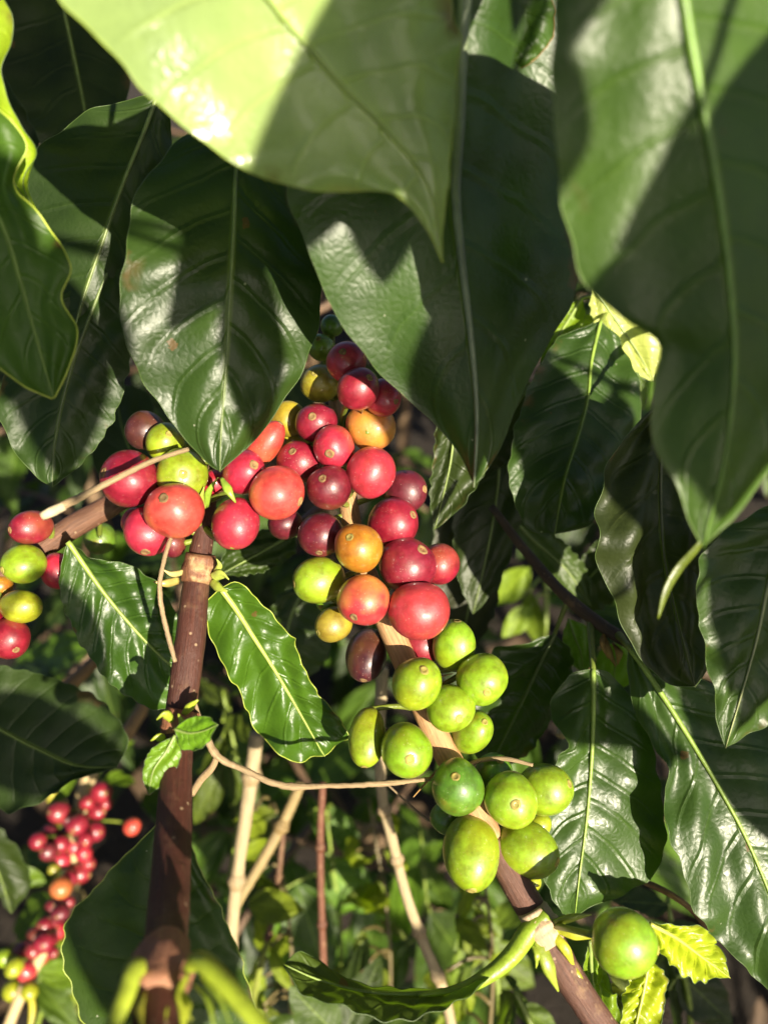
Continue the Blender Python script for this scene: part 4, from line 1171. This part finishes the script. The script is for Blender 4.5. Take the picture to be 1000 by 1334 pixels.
sprig('sprig with fresh light leaves low beside the crimson bunch', (20, 1420, .66), (80, 1130, .64),
      [(80, 1140, 35, 1095, .62, 1.2, 2), (78, 1150, 30, 1140, .62, 1.2, 0), (70, 1180, 10, 1210, .63, 1.3, 2), (60, 1220, 0, 1260, .63, 1.3, 0), (60, 1240, 130, 1290, .62, 1.2, 2), (50, 1280, 100, 1340, .62, 1.2, 1)], .8, (.06, .12, .02, .38))

# tangled small growth between the canes
for lab, x0, x1, dd, sd in [('sprig of many small leaves tangled between the pale canes', 300, 400, .52, 5), ('sprig of small yellowish leaves behind the thin reddish stem', 440, 520, .56, 6), ('sprig of small leaves tangled under the lowest green berries', 560, 660, .47, 8),
                            ('sprig of small leaves tangled behind the crimson bunch', 20, 150, .68, 9), ('sprig of small leaves tangled below the corrugated leaf', 760, 860, .36, 12)]:
    g = np.random.default_rng(sd)
    lv = []
    for q in range(16):
        y = 1050 + q * 18 + g.uniform(-10, 10) if x0 != 760 else 1200 + q * 10
        x = (x0 + x1) / 2 + g.normal(0, 14)
        a = g.uniform(0.1, 3.04)
        L = g.uniform(30, 75)
        lv.append((x, y, x + math.cos(a) * L, y + math.sin(a) * L, dd * g.uniform(.95, 1.05), g.uniform(.8, 1.2), int(g.integers(4))))
    sprig(lab, ((x0 + x1) / 2 + 20, 1430, dd), ((x0 + x1) / 2, 1040 if x0 != 760 else 1190, dd), lv, 1.3, (.10, .15, .014, .4), r=.0015, stemc=(.13, .10, .04))

# ------------------------------------------------------------------ unseen branches added to block the sun, beside and behind the viewer
SC = P(500, 667, .26)
E2 = UP - SUN * np.dot(UP, SUN)
E2 /= np.linalg.norm(E2)
E1 = np.cross(E2, SUN)


def Q(x, y, k):
    """point of the added shading canopy, k metres towards the sun from the berries"""
    return SC + E1 * ((x - 450) * .00044) + E2 * ((500 - y) * .00044) + SUN * k


def sun_blocker(label, path, leaves, k, seed):  # unseen branch, leaves laid across sun rays to shade chosen spots
    g = np.random.default_rng(seed)
    w = [Q(*q, k + .012) for q in path]
    t = thing('shading_branch', w[0], label, 'branch', 'unseen coffee branches added to block light')
    tube('stem', w, [.004, .0035, .0025], t, M_BARK, BROWN, sides=9, n=30)
    S = spl(w, 60)
    for i, (x0, y0, x1, y1, ws) in enumerate(leaves):
        kk = k + g.uniform(-.008, .008)
        p0 = Q(x0, y0, kk)
        put_leaf(t, p0, Q(x1, y1, kk), SUN + g.normal(0, .12, 3), shade(G_DARK, g.uniform(.9, 1.3)), 2 if i % 2 else 0, ws)
        near = S[np.argmin(np.linalg.norm(S - p0, axis=1))]
        tube('petiole', [p0, (p0 + near) / 2, near], [.0014, .0014, .0016], t, M_GREEN, (.13, .17, .03), sides=6, n=8)
    return t


sun_blocker('unseen leafy coffee branch added to shade the long dark leaf and the broad hanging leaf', [(330, 20), (450, 70), (600, 100)],
         [(500, 240, 512, 468, 1.4), (580, 230, 555, 440, 1.2), (420, 150, 290, 380, .82), (388, 262, 402, 345, 1.3), (458, 110, 462, 196, 1.0), (440, 345, 478, 468, 1.0)], .40, 1)
sun_blocker('unseen leafy coffee branch added to shade the two long dull leaves', [(60, 240), (130, 265), (205, 300)],
         [(225, 325, 232, 500, 1.15), (160, 268, 192, 436, .95), (338, 318, 350, 455, .9), (100, 250, 60, 450, 1.1), (352, 340, 338, 440, 1.0)], .44, 2)
sun_blocker('unseen leafy coffee branch added to shade the crinkled leaf', [(960, 300), (830, 400), (700, 385)],
         [(612, 350, 680, 560, 1.1), (700, 390, 650, 610, .95), (740, 420, 660, 640, .6), (568, 640, 690, 688, 1.0), (700, 622, 785, 775, 1.1), (800, 330, 900, 560, 1.2), (850, 420, 900, 700, 1.2), (880, 300, 1060, 480, 1.2)], .42, 3)
sun_blocker('unseen leafy coffee branch added to shade the brown upright branch', [(20, 560), (120, 640), (300, 745)],
         [(212, 565, 268, 672, .9), (118, 752, 312, 800, 1.1), (272, 800, 285, 975, 1.3), (322, 782, 318, 985, 1.7), (120, 700, 60, 900, 1.3), (200, 830, 160, 1010, 1.2), (110, 620, 10, 720, 1.2)], .46, 4)

sun_blocker('unseen leafy coffee branch added to shade the dim leaf', [(60, -70), (200, -60), (330, -50)],
         [(120, -30, 165, 205, 1.2), (215, -40, 225, 200, 1.2), (290, -40, 275, 180, 1.0), (60, -40, 60, 180, 1.2)], .42, 5)
# unseen leaves added further off towards the sun to shade the plants behind
def spread(label, x0, x1, y0, y1, n, k, seed, holes=()):
    g = np.random.default_rng(seed)
    path = [(x0, y0), ((x0 + x1) / 2, (y0 + y1) / 2 - 40), (x1, y1)]
    lv = []
    for i in range(n):
        for q in range(20):
            x, y = g.uniform(x0, x1), g.uniform(y0, y1)
            a = g.uniform(0, 6.28)
            L = g.uniform(220, 330)
            cx, cy = x + math.cos(a) * L / 2, y + math.sin(a) * L / 2
            if all((cx - hx) ** 2 + (cy - hy) ** 2 > (hr + 110) ** 2 for hx, hy, hr in holes):
                lv.append((x, y, x + math.cos(a) * L, y + math.sin(a) * L, g.uniform(.9, 1.3)))
                break
    return sun_blocker(label, path, lv, k, seed)


HERO = [(450, 560, 330), (690, 740, 120), (332, 1130, 90), (300, 250, 200), (740, 330, 60), (560, 880, 60)]
spread('unseen leafy coffee branch added to shade the fresh sprigs', 620, 1500, 930, 1800, 36, .85, 61, HERO + [(800, 1220, 60), (1020, 1350, 60)])
spread('unseen leafy coffee branch added to shade the shrubs beyond the crinkled leaf', 900, 1700, 150, 900, 26, .90, 62, HERO)
spread('unseen leafy coffee branch added to shade the ground round the small crimson bunch', -500, 120, 500, 1500, 16, .80, 63, HERO)

# unseen shrubs and arching branches added round the viewer to block the sky
shrub(-1.0, -0.5, 1.55, 11, 71, 'unseen coffee shrub added left of the viewer to block low sky', 1.0)
shrub(-0.45, -1.1, 1.5, 11, 72, 'unseen coffee shrub with dense dark leaves added to block low sky', 1.0)
shrub(0.35, -1.25, 1.3, 10, 73, 'unseen lower coffee shrub added behind the viewer to block low sky', 1.0)
shrub(1.15, -0.45, 1.3, 10, 74, 'unseen coffee shrub added right of the viewer to block low sky', 1.0)
shrub(1.05, 0.45, 1.7, 11, 75, 'unseen coffee shrub added beside the veined leaf to block low sky', 1.0)
shrub(-0.95, 0.45, 1.9, 12, 76, 'unseen coffee shrub added beside the scalloped leaf to block low sky', 1.0)


def sky_blocker(label, p0, p1, p2, n, seed):  # unseen branch added overhead to keep sky light off the leaves
    g = np.random.default_rng(seed)
    w = [np.array(p0, float), np.array(p1, float), np.array(p2, float)]
    t = thing('shading_branch', w[0], label, 'branch', 'unseen coffee branches added to block light')
    tube('stem', w, [.006, .005, .003], t, M_BARK, BROWN, sides=8, n=24)
    S = spl(w, n)
    for i in range(1, n):
        tg = S[i] - S[i - 1]
        tg /= np.linalg.norm(tg)
        sd = np.cross(tg, (0, 0, 1))
        for sg in (-1, 1):
            o_ = sd * sg + tg * g.uniform(0, .6) + np.array((0, 0, g.uniform(-.5, .1)))
            o_ /= np.linalg.norm(o_)
            put_leaf(t, S[i], S[i] + o_ * g.uniform(.11, .16), np.array((0, 0, 1)) + g.normal(0, .2, 3), shade(G_DARK, g.uniform(.8, 1.3)), int(g.integers(4)), g.uniform(1, 1.2))


sky_blocker('unseen coffee branch added to block sky over the sunlit yellow-green leaf', (-.9, .5, 1.5), (-.45, .35, 1.72), (.1, .2, 1.75), 14, 81)
sky_blocker('unseen coffee branch added to block sky high above the shield-shaped leaf', (-1.0, -.3, 1.5), (-.55, 0, 1.85), (-.05, .1, 1.9), 15, 82)
sky_blocker('unseen coffee branch added to block sky high above the crinkled leaf', (.9, .9, 1.6), (.45, .6, 1.8), (0, .4, 1.8), 14, 83)
sky_blocker('unseen coffee branch added to block sky over the path', (-.6, -1.1, 1.4), (-.45, -.6, 1.75), (-.25, -.2, 1.85), 13, 84)
sky_blocker('unseen coffee branch added to block sky behind the viewer', (-.9, -.6, 1.6), (-.4, -.5, 1.95), (.15, -.45, 2.05), 15, 85)
sky_blocker('unseen coffee branch added to block sky high over the berries', (-.7, -.2, 1.9), (0, -.15, 2.1), (.6, .05, 2.0), 18, 86)
sky_blocker('unseen coffee branch added to block sky above the veined leaf', (1.1, .2, 1.7), (.7, .1, 1.95), (.3, .0, 2.05), 13, 87)
sky_blocker('unseen high coffee branch added to block sky at the back', (-.8, -1.0, 1.6), (-.2, -.9, 2.15), (.4, -.8, 2.35), 17, 88)
